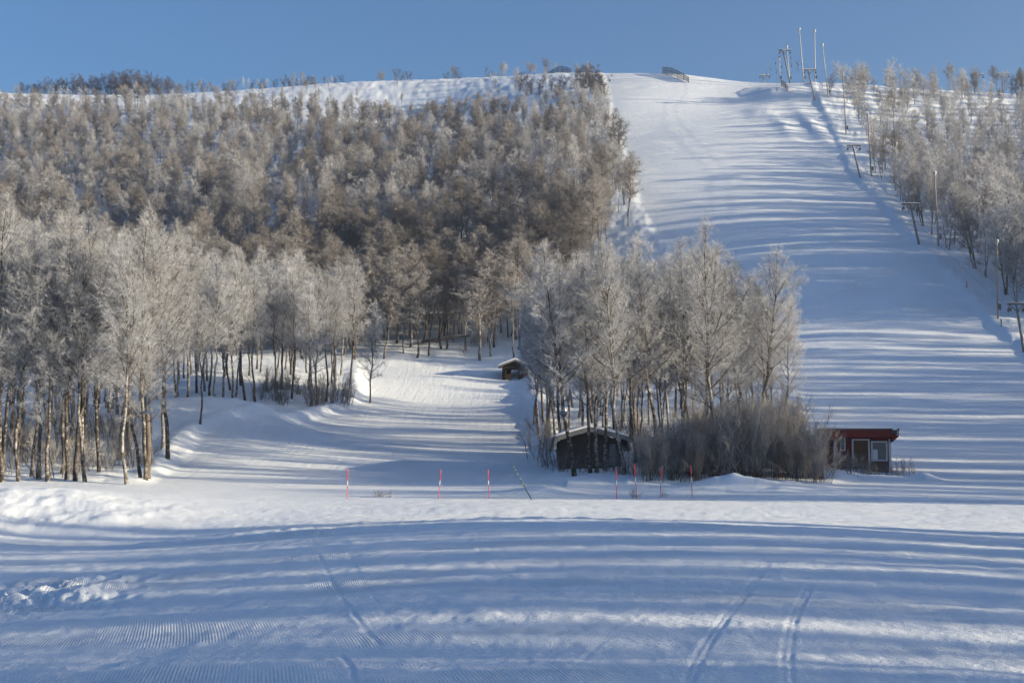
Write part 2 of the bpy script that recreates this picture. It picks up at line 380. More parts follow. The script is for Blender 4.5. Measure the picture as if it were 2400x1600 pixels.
# ------------------------------------------------------------------ trees
def tubes(P, Rr, S=3):
    """P (n,k,3) polylines, Rr (n,k) radii -> verts, quads"""
    n, k, _ = P.shape
    d = P[:, -1] - P[:, 0]; d = d / (np.linalg.norm(d, axis=1, keepdims=True) + 1e-9)
    ref = np.where(np.abs(d[:, 2:3]) < .8, np.array([[0, 0, 1.]]), np.array([[1., 0, 0]]))
    u = np.cross(d, ref); u /= np.linalg.norm(u, axis=1, keepdims=True) + 1e-9
    w = np.cross(d, u)
    a = np.arange(S) * 2 * math.pi / S
    ring = u[:, None, :] * np.cos(a)[None, :, None] + w[:, None, :] * np.sin(a)[None, :, None]
    V = P[:, :, None, :] + ring[:, None, :, :] * Rr[:, :, None, None]
    idx = np.arange(n * k * S).reshape(n, k, S)
    a0 = idx[:, :-1, :]; a1 = np.roll(idx, -1, 2)[:, :-1, :]; b1 = np.roll(idx, -1, 2)[:, 1:, :]; b0 = idx[:, 1:, :]
    return V.reshape(-1, 3), np.stack([a0, a1, b1, b0], -1).reshape(-1, 4)
def nrm(v): return v / (np.linalg.norm(v, axis=-1, keepdims=True) + 1e-9)
def interp_poly(P, s):
    """P (n,k,3); s (n,m) in 0..1 -> points (n,m,3), directions"""
    k = P.shape[1]; f = np.clip(s, 0, .9999) * (k - 1); i = f.astype(int); t = (f - i)[..., None]
    a = np.take_along_axis(P, i[..., None], 1); b = np.take_along_axis(P, i[..., None] + 1, 1)
    return a + (b - a) * t, nrm(b - a)
def grow(base, direc, length, K, wob, up, g):
    """curved polylines from base along direc; up > 0 bends skyward, < 0 droops"""
    n = len(base); P = np.empty((n, K, 3)); P[:, 0] = base; d = direc.copy(); st = (length / (K - 1))[:, None]
    for k in range(1, K):
        d = nrm(d + g.normal(0, wob, (n, 3)) + np.array([0, 0, up]))
        P[:, k] = P[:, k - 1] + d * st
    return P
def make_tree(seed, h, clear, spread, nprim, dens, tw, crown_mat, stems=1, lean=.03, shape='tall', twig_len=.42):
    """returns (trunk mesh, crown mesh) for a bare tree of height h"""
    g = np.random.default_rng(seed)
    TV, TQ, CV, CQ, CM = [], [], [], [], []; nt = nc = 0
    for sidx in range(stems):
        hs = h * (1 if sidx == 0 else g.uniform(.65, .95))
        K = 14; zz = np.linspace(0, 1, K)
        off = np.cumsum(g.normal(0, .0065 * hs, (K, 2)), 0); off -= off[:1]
        ln = g.normal(0, lean, 2) + (0 if stems == 1 else 1) * g.normal(0, .12, 2)
        b0 = np.zeros(2) if sidx == 0 else g.normal(0, .18, 2)
        tr = np.empty((1, K, 3)); tr[0, :, :2] = b0 + off + ln * (zz[:, None] * hs); tr[0, :, 2] = zz * hs - .35 * (1 - zz)
        r0 = .0068 * hs + .017
        rr = (r0 * (1 - zz) ** .8 + .008)[None]; rr[0, 0] *= 1.35
        v, q = tubes(tr, rr, 8); TV.append(v); TQ.append(q + nt); nt += len(v)
        # first order limbs
        npb = int(nprim / stems ** .5)
        s = clear + (.985 - clear) * np.linspace(0, 1, npb) ** .9
        s = np.clip(s + g.normal(0, .01, npb), clear * .9, .99)
        pb, _ = interp_poly(tr, s[None]); pb = pb[0]
        q01 = (s - clear) / (1 - clear)
        if shape == 'tall': prof = .30 + .85 * np.sin(np.pi * np.clip(q01 * .9 + .1, 0, 1)) ** .8; prof *= (1.02 - q01 ** 3)
        else: prof = np.sin(np.pi * np.clip(q01 * .52 + .28, 0, 1)) ** .5 * g.uniform(.75, 1.1, npb)
        ln1 = spread * hs * prof * g.uniform(.65, 1.25, npb)
        az = np.arange(npb) * 2.4 + g.uniform(0, 6.28) + g.normal(0, .4, npb)
        el = np.radians(np.clip((40 if shape == 'tall' else 28) + (26 if shape == 'tall' else 18) * q01 + g.normal(0, 9, npb), 5, 80))
        d1 = np.stack([np.cos(az) * np.cos(el), np.sin(az) * np.cos(el), np.sin(el)], 1)
        P1 = grow(pb, d1, ln1, 7, .13, .05, g)
        R1 = (.36 * np.interp(s, zz, rr[0]) + .004)[:, None] * np.linspace(1, .25, 7)[None]
        v, q = tubes(P1, R1, 4); CV.append(v); CQ.append(q + nc); CM.append(np.zeros(len(q), int)); nc += len(v)
        # second order
        m2 = np.maximum(3, (ln1 * 5.0 * dens)).astype(int); own = np.repeat(np.arange(npb), m2)
        s2 = g.uniform(.12, 1, len(own))
        p2, dd = interp_poly(P1[own], s2[:, None]); p2 = p2[:, 0]; dd = dd[:, 0]
        d2 = nrm(dd * .75 + g.normal(0, .55, (len(own), 3)) + np.array([0, 0, .18]))
        l2 = (.30 + .42 * ln1[own] * (1.05 - s2)) * g.uniform(.6, 1.3, len(own))
        P2 = grow(p2, d2, l2, 5, .16, .02, g)
        R2 = np.linspace(.011, .004, 5)[None].repeat(len(own), 0) * (tw / .012) ** .5
        v, q = tubes(P2, R2, 3); CV.append(v); CQ.append(q + nc); CM.append(np.zeros(len(q), int)); nc += len(v)
        # third order, frosted
        m3 = np.maximum(3, (l2 * 6.5 * dens)).astype(int); o3 = np.repeat(np.arange(len(own)), m3)
        p3, dd = interp_poly(P2[o3], g.uniform(.1, 1, (len(o3), 1))); p3 = p3[:, 0]; dd = dd[:, 0]
        d3 = nrm(dd * .6 + g.normal(0, .6, (len(o3), 3)) + np.array([0, 0, .06]))
        l3 = twig_len * g.uniform(.5, 1.4, len(o3))
        P3 = grow(p3, d3, l3, 3, .2, -.02, g)
        R3 = np.array([.6, .5, .2])[None] * tw * g.uniform(.7, 1.2, (len(o3), 1))
        v, q = tubes(P3, R3, 3); CV.append(v); CQ.append(q + nc); CM.append(np.ones(len(q), int)); nc += len(v)
        # twig ends
        o4 = np.repeat(np.arange(len(o3)), 6 if shape == 'tall' else 5)
        p4, dd = interp_poly(P3[o4], g.uniform(.15, 1, (len(o4), 1))); p4 = p4[:, 0]; dd = dd[:, 0]
        d4 = nrm(dd * .5 + g.normal(0, .6, (len(o4), 3)) + np.array([0, 0, -.05]))
        l4 = twig_len * .62 * g.uniform(.5, 1.3, len(o4))
        P4 = np.stack([p4, p4 + d4 * l4[:, None]], 1)
        R4 = np.array([.45, .12])[None] * tw * g.uniform(.7, 1.2, (len(o4), 1))
        v, q = tubes(P4, R4, 3); CV.append(v); CQ.append(q + nc); CM.append(np.ones(len(q), int)); nc += len(v)
    tm = mesh_np('trunk', np.concatenate(TV), np.concatenate(TQ), mats=[M['bark']], smooth=True)
    cm = mesh_np('crown', np.concatenate(CV), np.concatenate(CQ), mats=[M['limb'], crown_mat], mat_idx=np.concatenate(CM), smooth=True)
    return tm, cm
def make_shrub(seed, h, nst, tw, m, spread=.35):
    g = np.random.default_rng(seed)
    base = np.concatenate([g.normal(0, .28, (nst, 2)), np.full((nst, 1), -.25)], 1)
    az = g.uniform(0, 6.28, nst); e = np.abs(g.normal(0, spread, nst))
    d = nrm(np.stack([np.cos(az) * e, np.sin(az) * e, np.ones(nst)], 1))
    l = h * g.uniform(.55, 1.08, nst)
    P1 = grow(base, d, l, 8, .07, .03, g)
    CV, CQ = [], []; nc = 0
    r1 = np.linspace(.018, .005, 8)[None].repeat(nst, 0)
    v, q = tubes(P1, r1, 4); sm = mesh_np('stems', v, q, mats=[M['limb']], smooth=True)
    own = np.repeat(np.arange(nst), (l * 7).astype(int) + 2)
    p2, dd = interp_poly(P1[own], g.uniform(.12, 1, (len(own), 1)) ** .8); p2 = p2[:, 0]; dd = dd[:, 0]
    d2 = nrm(dd * .8 + g.normal(0, .4, (len(own), 3)) + np.array([0, 0, .25]))
    l2 = g.uniform(.3, .95, len(own)) * h / 4
    P2 = grow(p2, d2, l2, 4, .12, .05, g)
    v, q = tubes(P2, np.linspace(.6, .25, 4)[None].repeat(len(own), 0) * tw, 3); CV.append(v); CQ.append(q + nc); nc += len(v)
    o3 = np.repeat(np.arange(len(own)), 5)
    p3, dd = interp_poly(P2[o3], g.uniform(.1, 1, (len(o3), 1))); p3 = p3[:, 0]; dd = dd[:, 0]
    d3 = nrm(dd * .7 + g.normal(0, .45, (len(o3), 3)) + np.array([0, 0, .1])); l3 = g.uniform(.12, .45, len(o3))
    v, q = tubes(np.stack([p3, p3 + d3 * l3[:, None]], 1), np.array([.45, .1])[None].repeat(len(o3), 0) * tw, 3); CV.append(v); CQ.append(q + nc)
    return sm, mesh_np('twigs', np.concatenate(CV), np.concatenate(CQ), mats=[m], smooth=True)

TALL = [make_tree(100 + i, 14, R.uniform(.2, .38), .205, 46, 1.05, .0098, M['frost_twig'], lean=.03) for i in range(8)]
MID = [make_tree(200 + i, 10.5, R.uniform(.28, .4), .215, 30, 1.0, .018, M['hill_twig'], stems=1 + (i % 3 == 2), lean=.045) for i in range(7)]
HILL = [make_tree(300 + i, 8, R.uniform(.16, .3), .29, 26, .95, .0195, M['hill_twig'], stems=(1, 2, 3, 2, 3, 2, 1, 3, 2)[i], lean=.07, shape='round') for i in range(9)]
BARE = [make_tree(400 + i, 6, .18, .26, 16, .95, .026, M['bare_twig'], stems=2 + i % 3, lean=.1, shape='round') for i in range(4)]
WILLOW = [make_shrub(500 + i, 4.0, 22, .0125, M['willow_twig']) for i in range(4)]
SPRIG = [make_shrub(520 + i, 1.3, 8, .009, M['willow_twig'], .5) for i in range(3)]
def _top(v):
    a = np.empty(len(v[1].vertices) * 3, np.float32); v[1].vertices.foreach_get('co', a); return float(a[2::3].max() * .97)
def frosted(v):
    c = v[1].copy(); c.materials[1] = M['frost_twig']; return (v[0], c)
HILLF = [frosted(v) for v in HILL[:6]]
HEIGHT = {id(v): _top(v) for lst in (TALL, MID, HILL, HILLF, BARE, WILLOW, SPRIG) for v in lst}

COUNT = {}
def plant(name, variant, x, y, h, label, cat, group, rz=None, tilt=0.0, tilt_y=0.0, parts=('trunk', 'crown'), wide=1.0):
    o = empty(name, (x, y, h1(x, y) - .03), 0)
    o.rotation_euler = (tilt_y, tilt, R.uniform(0, 6.28) if rz is None else rz)
    o.rotation_mode = 'ZYX'
    s = h / HEIGHT[id(variant)]
    o.scale = (s * wide, s * wide, s)
    for nm, me in zip(parts, variant):
        link(nm, me, o)
    tag(o, label, cat, group)
    COUNT[name] = COUNT.get(name, 0) + 1
    return o

ORD = ('first second third fourth fifth sixth seventh eighth ninth tenth eleventh twelfth thirteenth fourteenth fifteenth sixteenth seventeenth '
       'eighteenth nineteenth twentieth').split()
ORD += ['twenty-' + w for w in ORD[:9]] + ['thirtieth'] + ['thirty-' + w for w in ORD[:9]] + ['fortieth'] + ['forty-' + w for w in ORD[:9]] + ['fiftieth'] + ['fifty-' + w for w in ORD[:9]] + ['sixtieth'] + ['sixty-' + w for w in ORD[:9]]
def plant_px(variant, bpx, d, tpx, tpy, label, group, name='birch_tree', wide=1.0, cat='birch tree', parts=('trunk', 'crown')):
    x = (bpx - 1200) / F * d
    gz = h1(x, d); top = at(tpx, tpy, d); h = top[2] - gz
    return plant(name, variant, x, d, math.hypot(h, top[0] - x), label, cat, group, tilt=math.atan2(top[0] - x, h), wide=wide, parts=parts)

# --- grove between the two runs
GB = 'birches in the grove between the two runs'
grove = [  # base px, distance, top px, top py, label
    (1346, 85.2, 1265, 575, 'tall birch leaning over the gable of the old dark hut, dark trunk'),
    (1384, 86.0, 1376, 600, 'slim pale birch standing before the middle of the old dark hut'),
    (1398, 86.4, 1410, 570, 'thin pale birch close beside its twin before the old dark hut'),
    (1418, 87.5, 1440, 610, 'birch with bright stem before the far half of the old dark hut'),
    (1462, 83.5, 1395, 560, 'birch leaning across the hut corner away from the willow thicket'),
    (1490, 92, 1478, 590, 'dark double birch just beyond the corner of the old dark hut'),
    (1532, 93, 1512, 545, 'birch with a sunlit lower stem forking into a dark crown above the stakes'),
    (1668, 90, 1640, 500, 'tallest birch of the grove between the runs, wide fountain crown'),
    (1622, 94, 1622, 560, 'straight pale birch close to the tallest one in the grove'),
    (1652, 95, 1668, 560, 'paler slim birch just behind the tallest one in the grove'),
    (1600, 100, 1560, 600, 'birch with a bent trunk crossing the middle of the grove'),
    (1738, 97, 1722, 590, 'birch rising out of the willow thicket beside the wide run'),
    (1786, 97, 1812, 580, 'birch on the outer edge of the grove with crown bare against the wide run'),
    (1828, 101, 1845, 690, 'lower birch at the outer edge of the grove reaching over the wide run'),
    (1262, 112, 1255, 640, 'birch at the inner corner of the grove beside the groomed run, front stem'),
    (1280, 108, 1290, 610, 'birch at the inner corner of the grove beside the bent one'),
    (1250, 118, 1240, 690, 'slender birch nearest the shelter at the inner edge of the grove'),
]
for i, (bx, d, tx, ty, lb) in enumerate(grove):
    plant_px(TALL[(i * 3 + 1) % 8], bx, d, tx, ty, lb, GB, wide=1.0 if i % 3 else 1.12)
fill = []
gf = random.Random(21)
while len(fill) < 54:
    px = gf.uniform(1262, 1835); d = gf.uniform(96, 130)
    if px < 1300 and d < 106: continue
    if px > 1700 and d > 112: continue
    x = (px - 1200) / F * d
    if any((x - a) ** 2 + (d - b) ** 2 < 2.6 for a, b, _ in fill): continue
    fill.append((x, d, px))
fill.sort(key=lambda t: t[2])
for i, (x, d, px) in enumerate(fill):
    plant('birch_tree', TALL[(i * 5) % 8], x, d, gf.uniform(9.5, 14.5) * (0.92 if px > 1720 else 1), f'{ORD[i]} birch from the groomed run in the crowded back rows of the middle grove', 'birch tree', GB,
          tilt=gf.gauss(0, .035), tilt_y=gf.gauss(0, .03))

# --- grove on the near corner, beside the trodden mound
GL = 'tall birches in the front grove beside the mound'
front = [(8, 81, 0, 450), (50, 81.5, 40, 560), (95, 82, 70, 510), (78, 84, 120, 600), (118, 81.5, 130, 540), (160, 82, 170, 500), (182, 81.6, 205, 495), (205, 81.3, 190, 560), (236, 86, 240, 560),
         (302, 80.8, 270, 570), (345, 83, 330, 500), (335, 84.5, 310, 590), (395, 92, 372, 478), (384, 96, 410, 520), (360, 90, 350, 640)]
for i, (bx, d, tx, ty) in enumerate(front):
    plant_px(TALL[(i * 3) % 8], bx, d, tx, ty, f'{ORD[len(front) - 1 - i]} trunk from the groomed run along the front row of the grove beside the mound', GL, wide=.95)
fill = []
while len(fill) < 42:
    px = gf.uniform(-60, 470); d = gf.uniform(86, 122)
    x = (px - 1200) / F * d
    if x > run_l(d) - 2.5: continue
    if any((x - a) ** 2 + (d - b) ** 2 < 3.2 for a, b, _ in fill): continue
    fill.append((x, d, px))
fill.sort(key=lambda t: -t[2])
for i, (x, d, px) in enumerate(fill):
    plant('birch_tree', TALL[(i * 5 + 2) % 8], x, d, gf.uniform(12.5, 16.0), f'{ORD[i]} birch from the groomed run among the inner stems of the grove beside the mound', 'birch tree', GL,
          tilt=gf.gauss(0, .04), tilt_y=gf.gauss(0, .03))
# --- trees behind the snow bank
GK = 'birches behind the snow bank along the groomed run'
plant_px(TALL[3], 470, 104, 478, 700, 'thin lone birch at the foot of the snow bank by the groomed run', GK)
plant_px(TALL[6], 868, 131, 885, 700, 'slender birch leaning out over the bend of the groomed run', GK)
fill = []
while len(fill) < 48:
    px = gf.uniform(410, 850); d = gf.uniform(115 if px < 590 else 123, 152)
    x = (px - 1200) / F * d
    if x > run_l(d) - 1.0: continue
    if any((x - a) ** 2 + (d - b) ** 2 < 3.4 for a, b, _ in fill): continue
    fill.append((x, d, px))
fill.sort(key=lambda t: -t[2])
for i, (x, d, px) in enumerate(fill):
    plant('birch_tree', TALL[(i * 3 + 1) % 8], x, d, gf.uniform(10.8, 13.2), f'{ORD[i]} birch from the bend of the groomed run in the grove behind the snow bank', 'birch tree', GK,
          tilt=gf.gauss(0, .04), tilt_y=gf.gauss(0, .03))

# --- the wooded hill: positions first, then the ones that show largest become objects, the rest one wood
def front_top(px):      # highest picture row that the near groves cover at a column
    return float(np.interp(px, [-60, 440, 470, 860, 880, 1235, 1250, 1480, 1700, 1860, 1870, 3000], [520, 560, 650, 660, 2000, 2000, 640, 590, 600, 700, 2000, 2000]))
def in_hill_wood(x, y):
    if y < 164 or y > 372: return 0
    px, py = pix(x, y, h1(x, y))
    e = float(wide_l(np.array(y)))
    if y < 205:
        if x > min(e - 4, .9 + (y - 160) * .35): return 0
        if y < 178 and px > 850 and gf.random() < .35: return 0
        return 1
    if x > e - 2.2: return 0
    if px > 780:                     # thins out to open snow near the crest
        lim = np.interp(px, [780, 1000, 1250, 1440], [276, 284, 276, 250])
        if py < lim + 6: return .03 if px < 1150 else .15
    elif px > 450:
        if py < np.interp(px, [450, 620, 780], [254, 262, 278]): return .2
    elif py < 248: return .0
    return 1
def in_lift_wood(x, y):
    px, py = pix(x, y, h1(x, y))
    e = float(wide_r(np.array(y)))
    if y < 150 or y > 300: return 0
    gap = np.interp(y, [150, 165, 200, 235, 260, 280], [5, 3.2, 3.0, 3.5, 5.0, 6.5])
    if x < e + gap: return 0
    if y > 258: return .4
    if y > 236: return .7
    if y > 158: return .88
    return 1
pts = []; SPARSE = {}
gh = np.random.default_rng(77)
_cxy = np.stack([gh.uniform(-150, 36, 26000), gh.uniform(164, 366, 26000)], 1)
def prefetch(A):
    for (a, b), c in zip(A, H(A[:, 0], A[:, 1])): HC[(float(a), float(b))] = float(c)
prefetch(_cxy)
for x, y in _cxy.tolist():
    if abs((x / y) * F + 1200 - 1200) > 1420: continue
    dmin = (1.35 if y < 198 else 2.0 if y < 255 else 1.75) + (.8 if y < 198 else 1.0) * sum(gh.random(2)) * (1 + .3 * (y > 300))
    pr = in_hill_wood(x, y)
    if pr <= 0: continue
    dmin /= pr ** .5
    if pts:
        q = np.array(pts)[:, :2]
        if (((q - (x, y)) ** 2).sum(1) < dmin ** 2).any(): continue
    pts.append((x, y, 0)); SPARSE[(x, y)] = pr
n_left = len(pts)
_cxy = np.stack([gh.uniform(40, 135, 9000), gh.uniform(150, 300, 9000)], 1); prefetch(_cxy)
for x, y in _cxy.tolist():
    pr = in_lift_wood(x, y)
    if pr <= 0: continue
    q = np.array(pts)[:, :2]; dmin = (2.0 + .9 * sum(gh.random(2))) / pr ** .5
    if (((q - (x, y)) ** 2).sum(1) < dmin ** 2).any(): continue
    pts.append((x, y, 1))
cand = []
for x, y, side in pts:
    if side == 0: h = np.interp(y, [165, 200, 240, 285, 310, 350], [11.6, 10.6, 8.6, 6.8, 5.6, 5.0]) * gh.uniform(.68, 1.2)
    else: h = np.interp(y, [150, 185, 215, 245, 280], [11.5, 9.2, 7.8, 6.6, 5.6]) * gh.uniform(.8, 1.18)
    if SPARSE.get((x, y), 1) < .5: h *= .66
    z = h1(x, y); tp = pix(x, y, z + h); bp = pix(x, y, z + h * .6)
    seen = -30 < bp[0] < 2430 and tp[1] < front_top(bp[0]) - 6 and not (side == 0 and 1450 < bp[0] and tp[1] > 560)
    cand.append((h / y if seen else 0, x, y, h, side, bp[0], bp[1]))
cand.sort(reverse=True)
N_BIRCH = COUNT.get('birch_tree', 0)
n_ind = 298 - N_BIRCH
def hill_label(side, px, py):
    if side == 1:
        return (('frosted birch in the hazy wood below the lower lift towers beyond the wide run', 'birches below the lower lift towers') if py > 520 else
                ('frosted birch in the hazy wood beside the upper lift towers beyond the wide run', 'birches beside the upper lift towers'))
    if px > 1225 and py < 590: return ('frosted birch along the upper edge of the wide run behind the middle grove', 'birches lining the wide run')
    if px > 860 and py > 640: return ('tall bare-stemmed birch in the open wood behind the small shelter', 'birches behind the small shelter')
    if px > 860: return ('grey-brown birch on the wooded slope above the small shelter', 'birches above the small shelter')
    if px > 430: return ('grey-brown birch on the wooded slope above the grove behind the snow bank', 'birches above the snow bank grove')
    return ('grey-brown birch on the wooded slope above the front grove by the mound', 'birches above the front grove')
rest = []
src = {}
for i, (sz, x, y, h, side, px, py) in enumerate(cand):
    lst = HILLF if side == 1 else MID if y < 206 else HILL
    v = lst[int(gh.integers(len(lst)))]
    if i < n_ind and sz > 0:
        lb, gp = hill_label(side, px, py)
        o = plant('birch_tree', v, x, y, h, lb, 'birch tree', gp, tilt=gh.normal(0, .05), tilt_y=gh.normal(0, .05), wide=gh.uniform(1.1, 1.5) if side == 0 else gh.uniform(.8, 1.05))
        src.setdefault(id(v), o)
    else:
        rest.append((x, y, h, v))
# the wood that goes on outside the picture to the side the sun comes from: it throws the long shadows
go = np.random.default_rng(5)
off = []
for _ in range(5000):
    x = go.uniform(20, 150); y = go.uniform(-38, 150)
    px = 1200 + F * x / max(y, .1)
    if y > 1 and px < 2560: continue
    if y > 92:
        if x < float(wide_r(np.array(max(y, 100)))) + 7: continue
        dm = 4.5
    else:
        s = y + .2126 * x              # position across the light: who shades which strip of the foreground
        if 47.5 < s < 72: continue
        if s > 72 and x < 37: continue
        if x < 26: continue
        dm = 4.85 if s < 57 else 5.0
    if off and ((np.array(off)[:, :2] - (x, y)) ** 2).sum(1).min() < dm ** 2: continue
    off.append((x, y))
for x, y in off:
    rest.append((x, y, go.uniform(10, 14.5) if y < 120 else go.uniform(8.5, 11.5), TALL[int(go.integers(8))]))

def scatter_wood(name, items, label):
    """one object for the trees nobody would count: instances of the birches above on its points"""
    vs_ = []
    for it in items:
        if not any(it[3] is v for v in vs_): vs_.append(it[3])
    P = np.array([(x, y, h1(x, y) - .03) for x, y, h, v in items])
    me = bpy.data.meshes.new(name); me.vertices.add(len(P)); me.vertices.foreach_set('co', P.astype(np.float32).ravel())
    sc_ = np.array([h / HEIGHT[id(v)] for x, y, h, v in items], np.float32)
    vi = np.array([[k for k, v in enumerate(vs_) if v is it[3]][0] for it in items], np.int32)
    g = np.random.default_rng(9)
    wd = g.uniform(1.1, 1.5, len(P)); wd[[k for k, it in enumerate(items) if any(it[3] is v for v in TALL + HILLF)]] = .95
    rot = np.stack([g.normal(0, .05, len(P)), g.normal(0, .05, len(P)), g.uniform(0, 6.28, len(P))], 1).astype(np.float32)
    for an, ty, da, fld in (('size', 'FLOAT_VECTOR', np.stack([sc_ * wd, sc_ * wd, sc_], 1).astype(np.float32), 'vector'), ('sort', 'INT', vi, 'value'), ('turn', 'FLOAT_VECTOR', rot, 'vector')):
        me.attributes.new(an, ty, 'POINT').data.foreach_set(fld, da.ravel())
    o = link(name, me)
    ng = bpy.data.node_groups.new(name, 'GeometryNodeTree')
    ng.interface.new_socket('Geometry', in_out='INPUT', socket_type='NodeSocketGeometry')
    ng.interface.new_socket('Geometry', in_out='OUTPUT', socket_type='NodeSocketGeometry')
    nd = ng.nodes; gi = nd.new('NodeGroupInput'); gout = nd.new('NodeGroupOutput')
    def attr(nm, ty):
        a = nd.new('GeometryNodeInputNamedAttribute'); a.data_type = ty; a.inputs['Name'].default_value = nm
        return [s for s in a.outputs if s.enabled and s.name == 'Attribute'][0]
    jo = nd.new('GeometryNodeJoinGeometry')
    sort = attr('sort', 'INT')
    for k, v in enumerate(vs_):
        sp = nd.new('GeometryNodeSeparateGeometry'); sp.domain = 'POINT'
        eq = nd.new('FunctionNodeCompare'); eq.data_type = 'INT'; eq.operation = 'EQUAL'
        ins = [s for s in eq.inputs if s.enabled]
        ng.links.new(sort, ins[0]); ins[1].default_value = k
        ng.links.new(gi.outputs[0], sp.inputs[0]); ng.links.new(eq.outputs[0], sp.inputs['Selection'])
        parent = src[id(v)]
        j2 = nd.new('GeometryNodeJoinGeometry')
        for ch in [c for c in bpy.data.objects if c.parent is parent]:
            oi = nd.new('GeometryNodeObjectInfo'); oi.transform_space = 'ORIGINAL'; oi.inputs['Object'].default_value = ch
            ng.links.new(oi.outputs['Geometry'], j2.inputs[0])
        ip = nd.new('GeometryNodeInstanceOnPoints')
        ng.links.new(sp.outputs[0], ip.inputs['Points']); ng.links.new(j2.outputs[0], ip.inputs['Instance'])
        ng.links.new(attr('turn', 'FLOAT_VECTOR'), ip.inputs['Rotation']); ng.links.new(attr('size', 'FLOAT_VECTOR'), ip.inputs['Scale'])
        ng.links.new(ip.outputs[0], jo.inputs[0])
    ng.links.new(jo.outputs[0], gout.inputs[0])
    md = o.modifiers.new('trees', 'NODES'); md.node_group = ng
    tag(o, label, 'wood', kind='stuff')
    return o
for o in [o for o in COL.objects if o.get('category') == 'birch tree']:
    for v in TALL + MID + HILL + HILLF:
        if any(c.data is v[1] for c in o.children): src.setdefault(id(v), o)
_ok = [v for v in TALL + MID + HILL + HILLF if id(v) in src]
rest = [(x, y, h, v if id(v) in src else _ok[k % len(_ok)]) for k, (x, y, h, v) in enumerate(rest)]
scatter_wood('birch_wood', rest, 'dense frosted birch wood covering the upper hillside on both sides of the wide run')
print('trees', time.time() - _T0, COUNT, 'hill', n_left, len(pts), 'wood', len(rest), 'off', len(off))

# --- bare trees against the sky along the crest
gc = random.Random(8)
GC = 'dark bare trees along the crest'
crest = []
for px, tp in ((925, 162), (940, 160), (955, 165), (1042, 165), (1062, 157), (1075, 165), (1146, 156)):
    crest.append((px, tp))
lone = {1146: 'small lone bare tree standing clear against the sky on the crest', 1062: 'tallest bare tree in the middle clump on the open crest',
        1042: 'bare tree at the outer end of the middle clump on the open crest', 1075: 'bare tree on the snow-fence side of the middle clump on the crest',
        925: 'bare tree at the dark wood end of the three-tree clump on the crest', 940: 'central bare tree of the three-tree clump on the crest', 955: 'low bare tree closing the three-tree clump on the crest'}
for px in list(range(30, 425, 8)): crest.append((px + gc.uniform(-4, 4), np.interp(px, [40, 110, 200, 300, 345, 420], [200, 180, 172, 164, 174, 192]) + gc.uniform(-6, 12)))
for px in (440, 462, 488, 515, 525, 540, 580, 600, 612, 635, 658, 672, 690, 703, 715, 725, 780, 795): crest.append((px, np.interp(px, [440, 600, 680, 800], [195, 190, 178, 190]) + gc.uniform(-6, 8)))
crest_d = lambda px: float(np.interp(px, [0, 500, 800, 1100, 1300], [372, 371, 368, 364, 352]))
for px, tp in crest:
    d = crest_d(px) + gc.uniform(-3, 5)
    x = (px - 1200) / F * d; top = at(px, tp, d)[2]; h = max(3.0, top - h1(x, d))
    lb = lone.get(px) or ('dark bare tree in the close row crowning the far end of the ridge' if px < 430 else 'dark bare tree in the broken row along the snowy crest')
    plant('bare_tree', BARE[gc.randrange(4)], x, d, h, lb, 'bare tree', GC, wide=gc.uniform(.9, 1.15) if h > 3.4 else 1.3)
for px, bs, tp in ((1218, 215, 178), (1232, 228, 168), (1246, 222, 172), (1264, 226, 176), (1290, 215, 180), (1306, 225, 172), (1318, 228, 178), (1341, 212, 168), (1352, 205, 160), (1362, 208, 152), (1372, 214, 156), (1381, 206, 147), (1392, 214, 150), (1403, 220, 156), (1411, 222, 162), (1420, 226, 172), (1388, 226, 178), (1366, 232, 184)):
    x, d, z = ground_px(px, bs, 250, 345); top = at(px, tp, d)[2]
    plant('bare_tree', BARE[gc.randrange(4)], x, d, top - z, 'brown bare tree in the clump between the snow fence and the wide run', 'bare tree', 'bare trees by the snow fence')
for px, bs, tp in ((1945, 226, 165), (1985, 238, 172), (2000, 236, 150), (2012, 230, 145), (2026, 236, 152), (2048, 222, 176), (2085, 232, 158), (2098, 222, 168), (2150, 226, 160), (2165, 240, 176), (2188, 228, 170), (2255, 236, 162), (2262, 232, 170), (2372, 226, 176), (2384, 228, 172), (2396, 230, 178)):
    x, d, z = ground_px(px, bs, 235, 300); top = at(px, tp, d)[2]
    plant('bare_tree', HILLF[gc.randrange(6)] if px < 2350 else BARE[gc.randrange(4)], x, d, max(3.5, top - z), 'frosted tree on the skyline beside the lift towers' if px < 2350 else 'dark tree on the skyline at the end of the ridge past the distant lift towers',
          'frosted tree' if px < 2350 else 'bare tree', 'frosted trees on the skyline by the lift' if px < 2350 else 'dark trees past the distant lift towers')

# --- willow thicket at the foot of the middle grove
GW = 'bare willow shrubs in the thicket'
wil = []
gw = random.Random(31)
while len(wil) < 58:
    px = gw.uniform(1478, 1918); d = gw.uniform(80.5, 95)
    if px > 1860 and d > 85: continue
    if px < 1600 and d > 86: continue
    if px < 1560 and gw.random() < .5: continue
    x = (px - 1200) / F * d
    if any((x - a) ** 2 + (d - b) ** 2 < .75 for a, b, _ in wil): continue
    wil.append((x, d, px))
wil.sort(key=lambda t: -t[2])
for i, (x, d, px) in enumerate(wil):
    top = float(np.interp(px, [1460, 1520, 1640, 1760, 1870, 1925, 1950], [1020, 985, 945, 912, 905, 965, 1020])) + gw.uniform(-18, 75)
    h = max(1.6, at(px, top, d)[2] - h1(x, d))
    plant('willow_shrub', WILLOW[i % 4], x, d, h, f'{ORD[i]} bare shrub from the red cabin in the brown thicket below the middle grove', 'shrub', GW, parts=('stems', 'twigs'), wide=HEIGHT[id(WILLOW[i % 4])] / h * .95)
